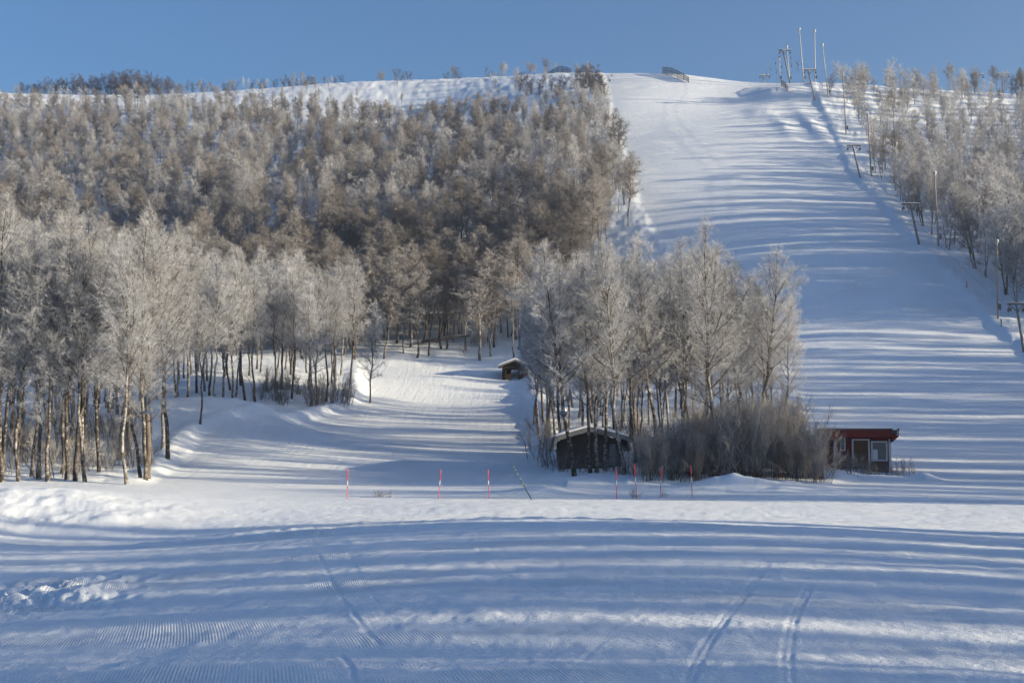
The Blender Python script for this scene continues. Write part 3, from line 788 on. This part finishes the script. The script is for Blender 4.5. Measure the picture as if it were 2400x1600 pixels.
# saplings and twigs poking out of the snow
spr = []
for px, d, h in ((1288, 91, 2.2), (1272, 92, 1.35), (1325, 86.8, 1.3), (1365, 86.5, 1.35), (1430, 86, 1.3), (1455, 85, 1.9), (1478, 84, 1.7), (1500, 82.5, 1.7)):
    spr.append((px, d, h, 'leafless sapling in the snow around the old dark hut', 'saplings by the old hut'))
for px, d, h in ((1992, 87, 1.35), (2012, 86.7, 1.38), (2030, 86.5, 1.2), (1968, 87, 1.6), (2060, 86, .8), (2078, 86, .9), (2095, 86, .9), (2122, 85, 1.4), (2045, 85, .9), (1995, 84, 1.1)):
    spr.append((px, d, h, 'frosted twigs poking from the drift before the red cabin', 'twigs before the red cabin'))
for px, d, h in ((885, 73, .5), (893, 73, .4), (915, 73, .45), (1485, 72.5, .6), (1556, 73, .45)):
    spr.append((px, d, h, 'tuft of dry stalks poking from the sunlit snow between the stakes', 'dry stalks among the stakes'))
for k in range(46):
    px = gw.uniform(-20, 440); d = gw.uniform(82, 104)
    if (px - 1200) / F * d > float(run_l(np.array(d))) - 1.5: continue
    spr.append((px, d, gw.uniform(1.2, 3.2), 'thin bare sapling between the trunks of the grove beside the mound', 'saplings in the front grove'))
for k in range(34):
    px = gw.uniform(600, 850); d = gw.uniform(123, 134)
    if (px - 1200) / F * d > float(run_l(np.array(d))) - .3: continue
    spr.append((px, d, gw.uniform(1.2, 3.0), 'thin bare sapling at the foot of the grove behind the snow bank', 'saplings behind the snow bank'))
for k in range(34):
    px = gw.uniform(1262, 1800); d = gw.uniform(93, 114)
    spr.append((px, d, gw.uniform(1.6, 3.6), 'thin bare sapling between the trunks of the middle grove', 'saplings in the middle grove'))
for k in range(14):
    px = gw.uniform(870, 1130); d = gw.uniform(166, 182)
    spr.append((px, d, gw.uniform(1.0, 2.4), 'thin bare sapling in the open wood behind the small shelter', 'saplings near the shelter'))
for i, (px, d, h, lb, gp) in enumerate(spr):
    v = SPRIG[i % 3]
    plant('sapling', v, (px - 1200) / F * d, d, h, lb, 'sapling', gp, parts=('stems', 'twigs'), wide=1.0 if h < 1.4 else .8)

# ------------------------------------------------------------------ built things
def wood(name, c0, c1, sx=6.0, sz=.6):
    m = mat(name, c0, .85)
    b = m.node_tree.nodes['Principled BSDF']
    tc = N(m, 'ShaderNodeTexCoord'); mp = N(m, 'ShaderNodeMapping'); mp.inputs['Scale'].default_value = (sx, sx, sz); L(m, tc.outputs['Object'], mp.inputs[0])
    n = N(m, 'ShaderNodeTexNoise', Scale=2.0, Detail=4.0, Roughness=.65); L(m, mp.outputs[0], n.inputs['Vector'])
    r = ramp(m, n.outputs[0], [(.3, c0), (.7, c1)]); L(m, r.outputs[0], b.inputs['Base Color'])
    bp = N(m, 'ShaderNodeBump', Strength=.3, Distance=.01); L(m, n.outputs[0], bp.inputs['Height']); L(m, bp.outputs[0], b.inputs['Normal'])
    return m
M['old_board'] = wood('weathered_boards', (.05, .04, .033), (.115, .095, .078))
M['shelter'] = wood('dark_logs', (.022, .017, .013), (.055, .042, .032), .6, 6)
M['grey_board'] = wood('grey_boards', (.13, .135, .14), (.24, .245, .25), .6, 6)
M['red_board'] = wood('red_boards', (.115, .019, .016), (.185, .034, .027))
M['white_trim'] = mat('white_trim', (.48, .49, .50), .6)
M['door'] = wood('brown_door', (.075, .045, .026), (.13, .08, .05))
M['red'] = mat('red_plastic', (.56, .035, .038), .45, .4)
M['white'] = mat('white_reflector', (.75, .75, .75), .5)
M['green'] = mat('dark_green_cane', (.018, .06, .04), .5)
M['pale_node'] = mat('pale_cane_rings', (.45, .55, .38), .6)
M['steel'] = wood('galvanised_steel', (.13, .135, .14), (.22, .225, .23), 1, 1)
M['dark_steel'] = mat('dark_steel', (.045, .05, .055), .5, .5)
M['mast_wood'] = wood('grey_mast_wood', (.17, .15, .135), (.36, .33, .30), 2, .4)
M['frost_metal'] = mat('frosted_metal', (.40, .41, .42), .6)
M['netting'] = wood('dark_fence_slats', (.055, .055, .06), (.11, .105, .105))
M['log'] = wood('fallen_bark', (.06, .05, .042), (.16, .14, .12), 1, 1)
gm = mat('window_glass', (.06, .09, .12), .08, .8); M['glass'] = gm
M['curtain'] = mat('curtain', (.55, .56, .58), .8)

# --- snow stakes
def stake(bpx, bpy_, tpx, tpy, d, label, cane=False):
    x = (bpx - 1200) / F * d; z = h1(x, d); b = np.array([x, d, z]); t = at(tpx, tpy, d)
    o = empty('marker_cane' if cane else 'snow_stake', tuple(b))
    v = t - b; Ls = np.linalg.norm(v)
    o.rotation_euler = Vector(v).to_track_quat('Z', 'Y').to_euler()
    if cane:
        pts = [(.10 * math.sin(math.pi * s) * .8, 0, Ls * s - (.15 if s == 0 else 0)) for s in np.linspace(0, 1, 9)]
        MB().tube(pts, np.linspace(.028, .02, 9), 8).build('pole', M['green'], o, True)
        for s in (.44, .58, .72, .84, .93):
            p = np.array((.08 * math.sin(math.pi * s), 0, Ls * s)); q = np.array((.08 * math.sin(math.pi * (s + .022)), 0, Ls * (s + .022)))
            MB().tube([p, q], .031, 8).build('band', M['pale_node'], o)
        tag(o, label, 'marker cane')
    else:
        MB().tube([(0, 0, -.2), (0, 0, Ls * .47), ], .0165, 8).build('lower_pole', M['red'], o, True)
        MB().tube([(0, 0, Ls * .47), (0, 0, Ls * .62)], .018, 8).build('reflector_band', M['white'], o, True)
        MB().tube([(0, 0, Ls * .62), (0, 0, Ls * .97), (0, 0, Ls)], [.023, .023, .01], 8).build('upper_pole', M['red'], o, True)
        tag(o, label, 'snow stake', 'red and white snow stakes')
for a in ((816, 1172, 815, 1098, 71, 'red and white snow stake standing alone before the groomed run, straight'),
          (1029, 1168, 1033, 1099, 71.5, 'red snow stake leaning slightly, halfway across the groomed run'),
          (1146, 1168, 1144, 1099, 71.5, 'red snow stake beside the leaning dark green cane'),
          (1444, 1173, 1444, 1098, 71, 'thin red snow stake under the corner of the old dark hut'),
          (1491, 1168, 1487, 1086, 71.5, 'tallest thick-topped red snow stake before the thicket corner'),
          (1545, 1167, 1551, 1097, 71.5, 'red snow stake leaning towards the red cabin, before the thicket'),
          (1620, 1166, 1619, 1089, 72, 'red snow stake nearest the red cabin, before the willow thicket')):
    stake(*a)
stake(1245, 1171, 1201, 1089, 71, 'dark green cane with pale rings leaning steeply over the snow', True)

# --- the old dark hut behind the birches
def old_hut():
    d = 89.0; x = (1380 - 1200) / F * d
    zb = at(1310, 1100, d)[2]; o = empty('wooden_hut', (x, d, zb))
    s = d / F
    X = lambda px: (px - 1380) * s
    Z = lambda py: at(1380, py, d)[2] - zb
    hl, hr = X(1309), X(1456); zr, ze = Z(1001), Z(1036)
    D = 4.2
    prof = [(hl, -.4), (hr, -.4), (hr, ze), (0, zr), (hl, ze)]
    MB().prism(prof, 0, D).build('wall', M['old_board'], o)
    bat = MB()
    for k in range(22):
        xx = hl + .1 + (hr - hl - .2) * k / 21
        zt = np.interp(xx, [hl, 0, hr], [ze, zr, ze]) - .12
        bat.box((xx - .022, -.022, -.3), (xx + .022, -.001, zt))
    bat.build('cladding', M['old_board'], o)
    # roof: two shallow planes with a short steep skirt over each eave
    rl, rr = X(1301), X(1470); zl, zrr = Z(1022), Z(1022); kl, kr = X(1292), X(1477); zk = Z(1056)
    oy = -.75
    up = [(kl, zk), (rl, zl), (0, Z(1000)), (rr, zrr), (kr, zk)]
    th = .10
    low = [(kl + .10, zk - .02), (rl + .13, zl - .10), (0, Z(1000) - .14), (rr - .13, zrr - .10), (kr - .10, zk - .02)]
    n = MB()
    for i in range(4):
        n.prism([up[i], up[i + 1], low[i + 1], low[i]], oy, D + .5)
    rf = n.build('roof', M['old_board'], o)
    f = MB()
    for i in range(4):
        a, b = up[i], up[i + 1]; c, e = low[i + 1], low[i]
        dz = .16 if i in (1, 2) else .0
        f.prism([a, b, (c[0], c[1] - dz), (e[0], e[1] - dz)], oy - .04, oy - .004)
    f.build('barge_board', M['grey_board'], o)
    sn = MB()
    K = 15
    top = []
    for k in range(K + 1):
        xx = rl - .05 + (rr - rl + .1) * k / K
        zz = np.interp(xx, [rl, 0, rr], [zl, Z(1000), zrr]) + .008
        top.append((xx, zz, zz + .17 * (min(1, (k + .4) / 2, (K - k + .4) / 2)) + R.uniform(-.015, .02)))
    V = []; Fc = []
    ys = np.linspace(oy - .06, D + .5, 6)
    for y in ys:
        e = .7 if y in (ys[0], ys[-1]) else 1
        for xx, z0, z1 in top: V.append((xx, y, z0)); V.append((xx, y, z0 + (z1 - z0) * e))
    m = 2 * (K + 1)
    for j in range(len(ys) - 1):
        for k in range(K):
            a = j * m + 2 * k; b = a + m
            Fc += [(a + 1, a + 3, b + 3, b + 1), (a, b, b + 2, a + 2)]
        a = j * m; Fc += [(a, a + 1, a + m + 1, a + m), (a + m - 2, a + 2 * m - 2, a + 2 * m - 1, a + m - 1)]
    for j in (0, len(ys) - 1):
        for k in range(K):
            a = j * m + 2 * k; Fc.append((a, a + 2, a + 3, a + 1))
    sn.add(V, Fc).build('roof_snow', M['roof_snow'], rf)
    MB().box((X(1428), -.05, Z(1090)), (X(1442), -.025, Z(1040))).build('door_post', M['grey_board'], o)
    tag(o, 'old dark board hut with a snowy gable roof, half hidden behind birch trunks', 'hut')
old_hut()

# --- open log shelter at the top of the groomed run
def shelter():
    d = 157.0; s = d / F; x = (1207 - 1200) / F * d; zb = at(1207, 893, d)[2]
    o = empty('log_shelter', (x, d, zb))
    X = lambda px: (px - 1207) * s
    Z = lambda py: at(1207, py, d)[2] - zb
    hl, hr = X(1177), X(1237); D = 2.6; ze = Z(860); zr = Z(846)
    w = MB()
    w.box((hl, .0, -.6), (hl + .16, D, ze)); w.box((hr - .16, 0, -.6), (hr, D, ze))
    w.build('side_wall', M['shelter'], o)
    fw = MB()
    fw.box((hl + .165, .02, -.6), (X(1198), .14, Z(876))); fw.box((X(1215), .02, -.6), (hr - .165, .14, Z(875)))
    fw.build('front_wall', M['shelter'], o)
    g = MB(); g.prism([(hl, ze + .004), (hr, ze + .004), (0, zr)], .0, .14); g.build('gable', M['shelter'], o)
    bw = MB(); bw.box((hl + .165, D - .14, -.6), (X(1197.5), D, ze)); bw.box((X(1214), D - .14, -.6), (hr - .165, D, ze)); bw.box((X(1197.5), D - .14, Z(864)), (X(1214), D, ze))
    bw.prism([(hl, ze + .004), (hr, ze + .004), (0, zr)], D - .14, D)
    bw.build('back_wall', M['shelter'], o)
    for px in (1185, 1229): MB().box((X(px) - .08, -.10, -.6), (X(px) + .08, -.006, ze - .01)).build('post', M['shelter'], o)
    bm_ = MB(); bm_.box((hl - .02, -.24, ze - .13), (hr + .02, -.105, ze + .02)); bm_.build('beam', M['shelter'], o)
    rl, rr = X(1168), X(1246); zl = Z(857); top = Z(842)
    rf = MB()
    for a, b in (((rl, zl), (0, top)), ((0, top), (rr, zl))):
        rf.prism([a, b, (b[0], b[1] - .14), (a[0], a[1] - .14)], -.5, D + .4)
    r_ = rf.build('roof', M['old_board'], o)
    fb = MB()
    for a, b in (((rl, zl), (0, top)), ((0, top), (rr, zl))):
        fb.prism([(a[0], a[1] + .01), (b[0], b[1] + .01), (b[0], b[1] - .2), (a[0], a[1] - .2)], -.54, -.504)
    fb.build('barge_board', M['grey_board'], o)
    sn = MB()
    for a, b in (((rl - .03, zl + .014), (0, top + .014)), ((0, top + .014), (rr + .03, zl + .014))):
        sn.prism([a, b, (b[0], b[1] + .13), (a[0] + .1 * (1 if a[0] < 0 else 0), a[1] + .12) if a[0] < 0 else (a[0], a[1] + .13)] if a[0] < 0 else [a, b, (b[0] - .1, b[1] + .11), (a[0], a[1] + .13)], -.56, D + .42)
    sn.build('roof_snow', M['roof_snow'], r_)
    tag(o, 'small dark open-fronted log shelter with snowy gable roof above the groomed run', 'shelter')
shelter()

# --- red cabin beside the wide run
def red_cabin():
    d = 88.0; s = d / F; x = (2020 - 1200) / F * d; zb = at(2020, 1103, d)[2]
    o = empty('red_cabin', (x, d, zb))
    X = lambda px: (px - 2020) * s
    Z = lambda py: at(2020, py, d)[2] - zb
    hl, hr, D = X(1953), X(2084), 3.4
    zt = Z(1008)
    MB().prism([(hl, -.5), (hr, -.5), (hr, zt), (hl, zt)], 0, D).build('wall', M['red_board'], o)
    bt = MB()
    for k in range(26):
        xx = hl + .08 + (hr - hl - .16) * k / 25
        bt.box((xx - .018, -.016, -.4), (xx + .018, -.001, Z(1024)))
    bt.build('cladding', M['red_board'], o)
    # boxed-out roof edge: deep red fascia, sloping soffit out to the lamp side
    el, er = X(1938), X(2100)
    rf = MB()
    rf.prism([(el, Z(1006)), (er, Z(1005)), (er - .03, Z(1023)), (hr + .003, Z(1036)), (hr + .003, Z(1024)), (hl - .003, Z(1024)), (hl - .003, Z(1036)), (el + .03, Z(1023))], -.5, D + .4)
    r_ = rf.build('roof', M['red_board'], o)
    tr = MB(); tr.box((el - .03, -.54, Z(1007.5)), (er + .03, -.504, Z(1004))); tr.box((el - .03, -.503, Z(1005.8)), (er + .03, D + .43, Z(1004))); tr.build('roof_trim', M['dark_steel'], r_)
    sn = MB(); K = 24; V = []; Fc = []; ys = np.linspace(-.52, D + .4, 5)
    for y in ys:
        for k in range(K + 1):
            xx = el - .02 + (er - el + .04) * k / K
            hgt = .10 + R.uniform(-.02, .02); hgt *= (.55 if k in (0, K) else 1)
            V += [(xx, y, Z(1004) + .006), (xx, y, Z(1004) + hgt)]
    m = 2 * (K + 1)
    for j in range(4):
        for k in range(K):
            a = j * m + 2 * k; b = a + m; Fc += [(a + 1, a + 3, b + 3, b + 1), (a, b, b + 2, a + 2)]
        a = j * m; Fc += [(a, a + 1, a + m + 1, a + m), (a + m - 2, a + 2 * m - 2, a + 2 * m - 1, a + m - 1)]
    for j in (0, 4):
        for k in range(K):
            a = j * m + 2 * k; Fc.append((a, a + 2, a + 3, a + 1))
    sn.add(V, Fc).build('roof_snow', M['roof_snow'], r_)
    for a, b in ((1951.5, 1957.5), (2080, 2086)):
        MB().box((X(a), -.05, -.45), (X(b), -.018, Z(1028))).build('corner_board', M['white_trim'], o)
    def frame(name, x0, x1, y0, y1, t, fill, bottom=True):
        f = MB(); a, b, c, e = X(x0), X(x1), Z(y1), Z(y0)
        f.box((a, -.055, c), (a + t, -.018, e)); f.box((b - t, -.055, c), (b, -.018, e)); f.box((a + t, -.053, e - t), (b - t, -.018, e))
        if bottom: f.box((a + t, -.053, c), (b - t, -.018, c + t))
        fr = f.build('frame', M['white_trim'], None)
        p = MB().box((a + t, -.03, c + (t if bottom else 0)), (b - t, -.008, e - t)).build(name, fill, o)
        fr.parent = p
        return p, a, b, c, e
    p, a, b, c, e = frame('door', 1994, 2036, 1028, 1106, .10, M['door'], False)
    MB().box((b - .22, -.075, c + 1.0), (b - .17, -.031, c + 1.1)).build('handle', M['dark_steel'], p)
    p, a, b, c, e = frame('window', 2039, 2077, 1033, 1080, .09, M['glass'])
    MB().box((a + .10, -.036, c + .1), (a + .40, -.0315, e - .52)).build('curtain', M['curtain'], p)
    frame('window', 1966, 1979, 1025, 1056, .07, M['glass'])
    MB().box((X(2039), -.04, Z(1103)), (X(2077), -.018, Z(1081))).build('window_panel', M['old_board'], o)
    tag(o, 'small red board cabin with white trim and thin snow on its flat roof', 'cabin')
    # floodlight on the roof corner
    f = empty('floodlight', (x + X(2091), d - .72, zb + Z(1013)))
    MB().tube([(-.30, .05, .05), (-.02, 0, 0), (.05, -.01, -.01)], [.08, .17, .20], 14).build('housing', M['dark_steel'], f, True)
    MB().tube([(.052, -.01, -.01), (.075, -.013, -.012)], [.20, .19], 14).build('lens', M['white'], f, True)
    MB().tube([(-.18, .03, -.02), (-.18, .20, -.12)], .025, 6).build('bracket', M['dark_steel'], f)
    MB().tube([(-.20, .04, .165), (-.05, .0, .185), (.05, -.01, .19)], [.05, .08, .04], 8).build('snow_cap', M['roof_snow'], f, True)
    tag(f, 'round floodlight on the outer roof corner of the red cabin', 'floodlight', 'floodlights near the huts')
red_cabin()
def tree_lamp():
    d = 84.6; p = at(1321, 968, d)
    f = empty('floodlight', tuple(p))
    MB().tube([(-.02, -.16, -.02), (0, 0, 0), (.16, .12, .05)], [.20, .17, .07], 14).build('housing', M['dark_steel'], f, True)
    MB().tube([(-.024, -.19, -.024), (-.021, -.162, -.021)], [.19, .19], 14).build('lens', M['glass'], f, True)
    MB().tube([(.12, .08, .03), (.42, .25, .06)], .03, 6).build('bracket', M['dark_steel'], f)
    MB().tube([(-.02, -.14, .18), (.05, .02, .19), (.14, .10, .15)], [.06, .10, .05], 8).build('snow_cap', M['roof_snow'], f, True)
    tag(f, 'round floodlight with a snow cap fixed to a birch above the old dark hut', 'floodlight', 'floodlights near the huts')
tree_lamp()

# --- lift towers: leaning mast, cross-arm, brace, two hanging wheel sets
def tower(bpx, bpy_, tpx, tpy, d, a0, a1, label, thick=.17, sink=1.0):
    b = at(bpx, bpy_, d); t = at(tpx, tpy, d); v = t - b
    z = h1(b[0], d)
    o = empty('lift_tower', (b[0], d, z)); q = t - np.array([b[0], d, z])
    s = d / F; l, r = (a0 - tpx) * s, (a1 - tpx) * s
    dn = -q / np.linalg.norm(q)
    MB().tube([dn * sink, q], [thick, thick * .78], 12).build('mast', M['steel'], o, True)
    ar = MB().box((q[0] + l, q[1] - .09, q[2] - .08), (q[0] + r, q[1] + .09, q[2] + .10)).build('cross_arm', M['dark_steel'], o)
    MB().box((q[0] + l, q[1] - .1, q[2] + .102), (q[0] + r, q[1] + .1, q[2] + .16)).build('snow_cap', M['roof_snow'], ar)
    for e, w in ((l, .35), (r, -.35)):
        k = MB().tube([(q[0] + e + w * .5, q[1], q[2] - .08), (q[0] + e + w * .5, q[1], q[2] - .5)], .045, 6)
        hg = k.build('hanger', M['dark_steel'], o)
        for yy in (-.28, .28):
            MB().tube([(q[0] + e + w * .5 - .06, q[1] + yy, q[2] - .58), (q[0] + e + w * .5 + .06, q[1] + yy, q[2] - .58)], .2, 12).build('wheel', M['dark_steel'], hg)
    m = q + dn * .9
    MB().tube([(q[0] + l * .7, q[1], q[2] - .06), tuple(m)], .045, 6).build('brace', M['dark_steel'], o)
    MB().tube([(q[0] + r * .7, q[1], q[2] - .06), tuple(m)], .045, 6).build('brace', M['dark_steel'], o)
    tag(o, label, 'lift tower', 'ski lift towers')
    return np.array([b[0], d, z]) + q, l, r
TW = [tower(2400, 818, 2382, 712, 139.5, 2361, 2404, 'leaning lift tower at the picture edge, lowest of the line beside the wide run', .16),
      tower(2154, 578, 2133, 478, 178, 2113, 2154, 'leaning lift tower second from the bottom of the line beside the wide run', .16),
      tower(2016, 422, 1998, 341, 226, 1984, 2018, 'leaning lift tower halfway up the line beside the wide run', .15),
      tower(1910, 236, 1894, 164, 282, 1883, 1914, 'leaning lift tower just below the crest, in front of the tall lamp posts', .17),
      tower(1852, 188, 1835, 118, 300, 1825, 1854, 'leaning lift tower standing on the crest against the sky', .18),
      tower(1792, 186, 1789, 177, 340, 1779, 1805, 'lift tower beyond the crest with only its cross-arm showing', .2)]
tower(2291, 205, 2290, 175, 312, 2275, 2306, 'distant lift tower behind a frosted tree above the hazy wood', .15)
tower(2350, 222, 2349, 174, 304, 2331, 2366, 'distant lift tower next to the dark trees at the end of the ridge', .2)
cab = MB()
for side in (1, 2):
    P = []
    for (q, l, r) in TW:
        e = l + .17 if side == 1 else r - .17
        P.append(q + np.array([e, 0, -.36]))
    pts = []
    for a, b in zip(P[:-1], P[1:]):
        for k in range(8):
            t = k / 8; pts.append(a + (b - a) * t - np.array([0, 0, 1.0 * 4 * t * (1 - t) * .5]))
    pts.append(P[-1]); cab.tube(pts, .014, 5)
tag(cab.build('lift_cable', M['dark_steel']), 'thin steel haul cable strung along the lift towers', 'cable')
def t_bar(px, py, d, drop, label):
    p = at(px, py, d); o = empty('lift_hanger', tuple(p))
    MB().tube([(0, 0, .0), (0, 0, -.08), (0, 0, -.36), (0, 0, -.42)], [.05, .13, .13, .05], 10).build('spring_box', M['dark_steel'], o, True)
    MB().tube([(0, 0, .55), (0, 0, -.42)], .016, 5).build('clamp_rod', M['dark_steel'], o)
    MB().tube([(0, 0, -.42), (0, 0, -drop)], .010, 5).build('cord', M['dark_steel'], o)
    MB().tube([(-.28, 0, -drop), (.28, 0, -drop)], .025, 6).build('bar', M['dark_steel'], o)
    tag(o, label, 'lift hanger', 'tow-lift hangers')
for i, (px, py, d) in enumerate(((1871, 150, 272), (1868, 146, 276), (1856, 153, 279), (1854, 134, 284), (1829, 131, 292), (1831, 155, 300), (1818, 147, 303), (1820, 168, 308), (1807, 161, 315), (1797, 173, 322))):
    t_bar(px, py, d, 1.5, f'{ORD[i]} dark tow-lift hanger up the cable over the crest')

# --- lamp posts along the lift
def lamp_post(bpx, bpy_, tpx, tpy, d, label, th=.13, head=.26, white=True):
    b = at(bpx, bpy_, d); z = h1(b[0], d); t = at(tpx, tpy, d)
    o = empty('lamp_post', (b[0], d, z)); q = t - np.array([b[0], d, z])
    u = q / np.linalg.norm(q)
    MB().tube([-u * 1.0, q - u * .55], [th, th * .72], 10).build('mast', M['frost_metal'] if white else M['mast_wood'], o, True)
    hd = MB().tube([q - u * .56, q - u * .42, q - u * .05 + np.array([.03, -.05, 0]), q + np.array([.03, -.05, 0])], [th * .8, head * .55, head, head * .8], 12).build('lamp_head', M['frost_metal'], o, True)
    MB().tube([q + u * .004 + np.array([.03, -.05, 0]), q + u * .10 + np.array([.03, -.05, 0])], [head * .8, head * .3], 10).build('snow_cap', M['roof_snow'], hd, True)
    MB().box((th + .01, -.14, .9), (th + .24, .1, 1.55)).build('junction_box', M['dark_steel'], o)
    tag(o, label, 'lamp post', 'tall posts along the ski lift')
for a in ((1884, 190, 1873, 67, 299, 'tallest white lamp post on the crest, leaning', .14, .30), (1911, 205, 1909, 71, 296, 'upright white lamp post on the crest next to the tallest', .13, .29),
          (1942, 240, 1927, 104, 283, 'white lamp post leaning beside the upper end of the hazy wood', .13, .28), (1851, 172, 1844, 108, 306, 'white lamp post rising behind the crest lift tower', .11, .26),
          (1828, 186, 1827, 133, 303, 'short white lamp post at the piste side of the crest lift tower', .11, .27)):
    lamp_post(*a)
for a in ((1983, 320, 1976, 172, 256, 'slim wooden lamp post at the upper corner of the hazy wood', .12, .15), (2042, 416, 2034, 268, 228, 'slim lamp post between the halfway lift tower and the hazy wood', .13, .18),
          (2112, 445, 2100, 335, 219, 'slim pale lamp post against the dark edge of the hazy wood', .11, .2), (2200, 581, 2190, 403, 178, 'lamp post with a green-grey head before the hazy wood', .11, .26),
          (2339, 757, 2336, 563, 152, 'lamp post with a junction box near the lowest lift tower', .11, .2)):
    lamp_post(*a, white=False)
for px, py, d, lb in ((2347, 768, 149, 'low snow-capped marker post by the lowest lamp post'), (2266, 690, 162, 'low marker post in the rough snow beside the wide run'), (1928, 215, 290, 'low marker post in the snow between the crest lamp posts')):
    p = at(px, py, d); z = h1(p[0], d); o = empty('marker_post', (p[0], d, z))
    MB().tube([(0, 0, -.4), (0, 0, .75)], .07, 8).build('post', M['mast_wood'], o, True)
    MB().tube([(0, 0, .752), (0, 0, .84), (0, 0, .9)], [.11, .12, .03], 8).build('snow_cap', M['roof_snow'], o, True)
    tag(o, lb, 'marker post')

# --- snow fences on the crest: slatted panels with posts, sagging and curved
def fence(pts, d0, d1, label, n=26):
    pts = np.array(pts, float); xs = np.linspace(0, len(pts) - 1, n)
    px = np.interp(xs, range(len(pts)), pts[:, 0]); tp = np.interp(xs, range(len(pts)), pts[:, 1]); bt = np.interp(xs, range(len(pts)), pts[:, 2]); dd = np.linspace(d0, d1, n)
    b0 = at(px[0], bt[0], dd[0]); o = empty('snow_fence', tuple(b0))
    sl = MB(); ps = []
    tops = []; bots = []
    for k in range(n):
        T_ = at(px[k], tp[k], dd[k]); B_ = at(px[k], bt[k], dd[k]); B_[2] = min(B_[2], h1(B_[0], B_[1]) + .15) if T_[2] - h1(B_[0], B_[1]) > .4 else B_[2]
        tops.append(T_ - b0); bots.append(B_ - b0)
    for k in range(n - 1):
        a, b, c, e = bots[k], bots[k + 1], tops[k + 1], tops[k]
        for j in range(3):
            t0 = j / 3 + .06; t1 = j / 3 + .22
            p0 = a + (b - a) * t0; p1 = a + (b - a) * t1; q1 = e + (c - e) * t1; q0 = e + (c - e) * t0
            off_ = np.array([0, .03, 0])
            sl.add([p0, p1, q1, q0, p0 + off_, p1 + off_, q1 + off_, q0 + off_], [(0, 1, 2, 3), (7, 6, 5, 4), (0, 4, 5, 1), (1, 5, 6, 2), (2, 6, 7, 3), (3, 7, 4, 0)])
    sl.build('slats', M['netting'], o)
    for f_ in (.02, .5, .98):
        MB().tube([bots[k] + (tops[k] - bots[k]) * f_ - np.array([0, .02, 0]) for k in range(n)], .05, 5).build('rail', M['netting'], o)
    for k in range(0, n, 5):
        MB().tube([bots[k] - np.array([0, .06, .8]), tops[k] - np.array([0, .06, -.12])], .07, 6).build('post', M['netting'], o)
    tag(o, label, 'snow fence', 'snow fences on the crest')
fence([(1284, 169, 172), (1298, 162, 171), (1312, 155, 170), (1326, 157, 171), (1339, 162, 175)], 338, 334, 'arched dark snow fence on the crest by the clump of bare trees')
fence([(1553, 158, 172), (1562, 158, 174), (1575, 160, 177), (1588, 166, 180), (1602, 173, 185), (1614, 182, 191)], 313, 301, 'dark snow fence sloping down at the middle top of the wide run')
fence([(1831, 188, 196), (1838, 192, 204), (1847, 204, 214)], 295, 288, 'short slatted snow fence on the mound beside the lift track', 9)

# --- fallen and broken trunks
lg = MB(); a = at(988, 820, 171); b = at(1100, 812, 173); za, zb_ = h1(a[0], a[1]), h1(b[0], b[1])
lg.tube([(a[0], a[1], za + .45), ((a[0] + b[0]) / 2, 172, (za + zb_) / 2 + .62), (b[0], b[1], zb_ + .7)], [.17, .14, .08], 8)
lo = lg.build('fallen_trunk', M['log'], None, True)
tag(lo, 'fallen trunk lying across the snow in the wood behind the shelter', 'fallen trunk')
br = MB(); x = (1217 - 1200) / F * 183; z = h1(x, 183); t = at(1213, 733, 183)
br.tube([(x + .5, 183, z - .3), ((x + t[0]) / 2 + .2, 183, (z + t[2]) / 2), (t[0], 183, t[2])], [.17, .2, .12], 8)
tag(br.build('broken_trunk', M['curtain'], None, True), 'pale split trunk standing bare in the wood above the shelter', 'broken trunk')
x = (349 - 1200) / F * 84.2; z = h1(x, 84.2); t = at(345, 968, 84.2)
tag(MB().tube([(x, 84.2, z - .3), (x, 84.2, z + .3), (x + .03, 84.2, (z + t[2]) / 2), (t[0], 84.2, t[2] - .12), (t[0] + .03, 84.2, t[2])], [.24, .19, .17, .15, .05], 10).build('broken_trunk', M['log'], None, True),
    'thick snapped-off trunk at the outer corner of the grove by the mound', 'broken trunk')

# ------------------------------------------------------------------ thin frosty air
hb = MB().box((-420, -70, -8), (420, 780, 135))
mh = bpy.data.materials.new('frosty_air'); mh.use_nodes = True
mh.node_tree.nodes.remove(mh.node_tree.nodes['Principled BSDF'])
pv = N(mh, 'ShaderNodeVolumePrincipled'); pv.inputs['Color'].default_value = (.93, .95, 1, 1); pv.inputs['Density'].default_value = HAZE; pv.inputs['Anisotropy'].default_value = .65
L(mh, pv.outputs[0], mh.node_tree.nodes['Material Output'].inputs['Volume'])
tag(hb.build('haze', mh), kind='stuff')
print('built', time.time() - _T0)
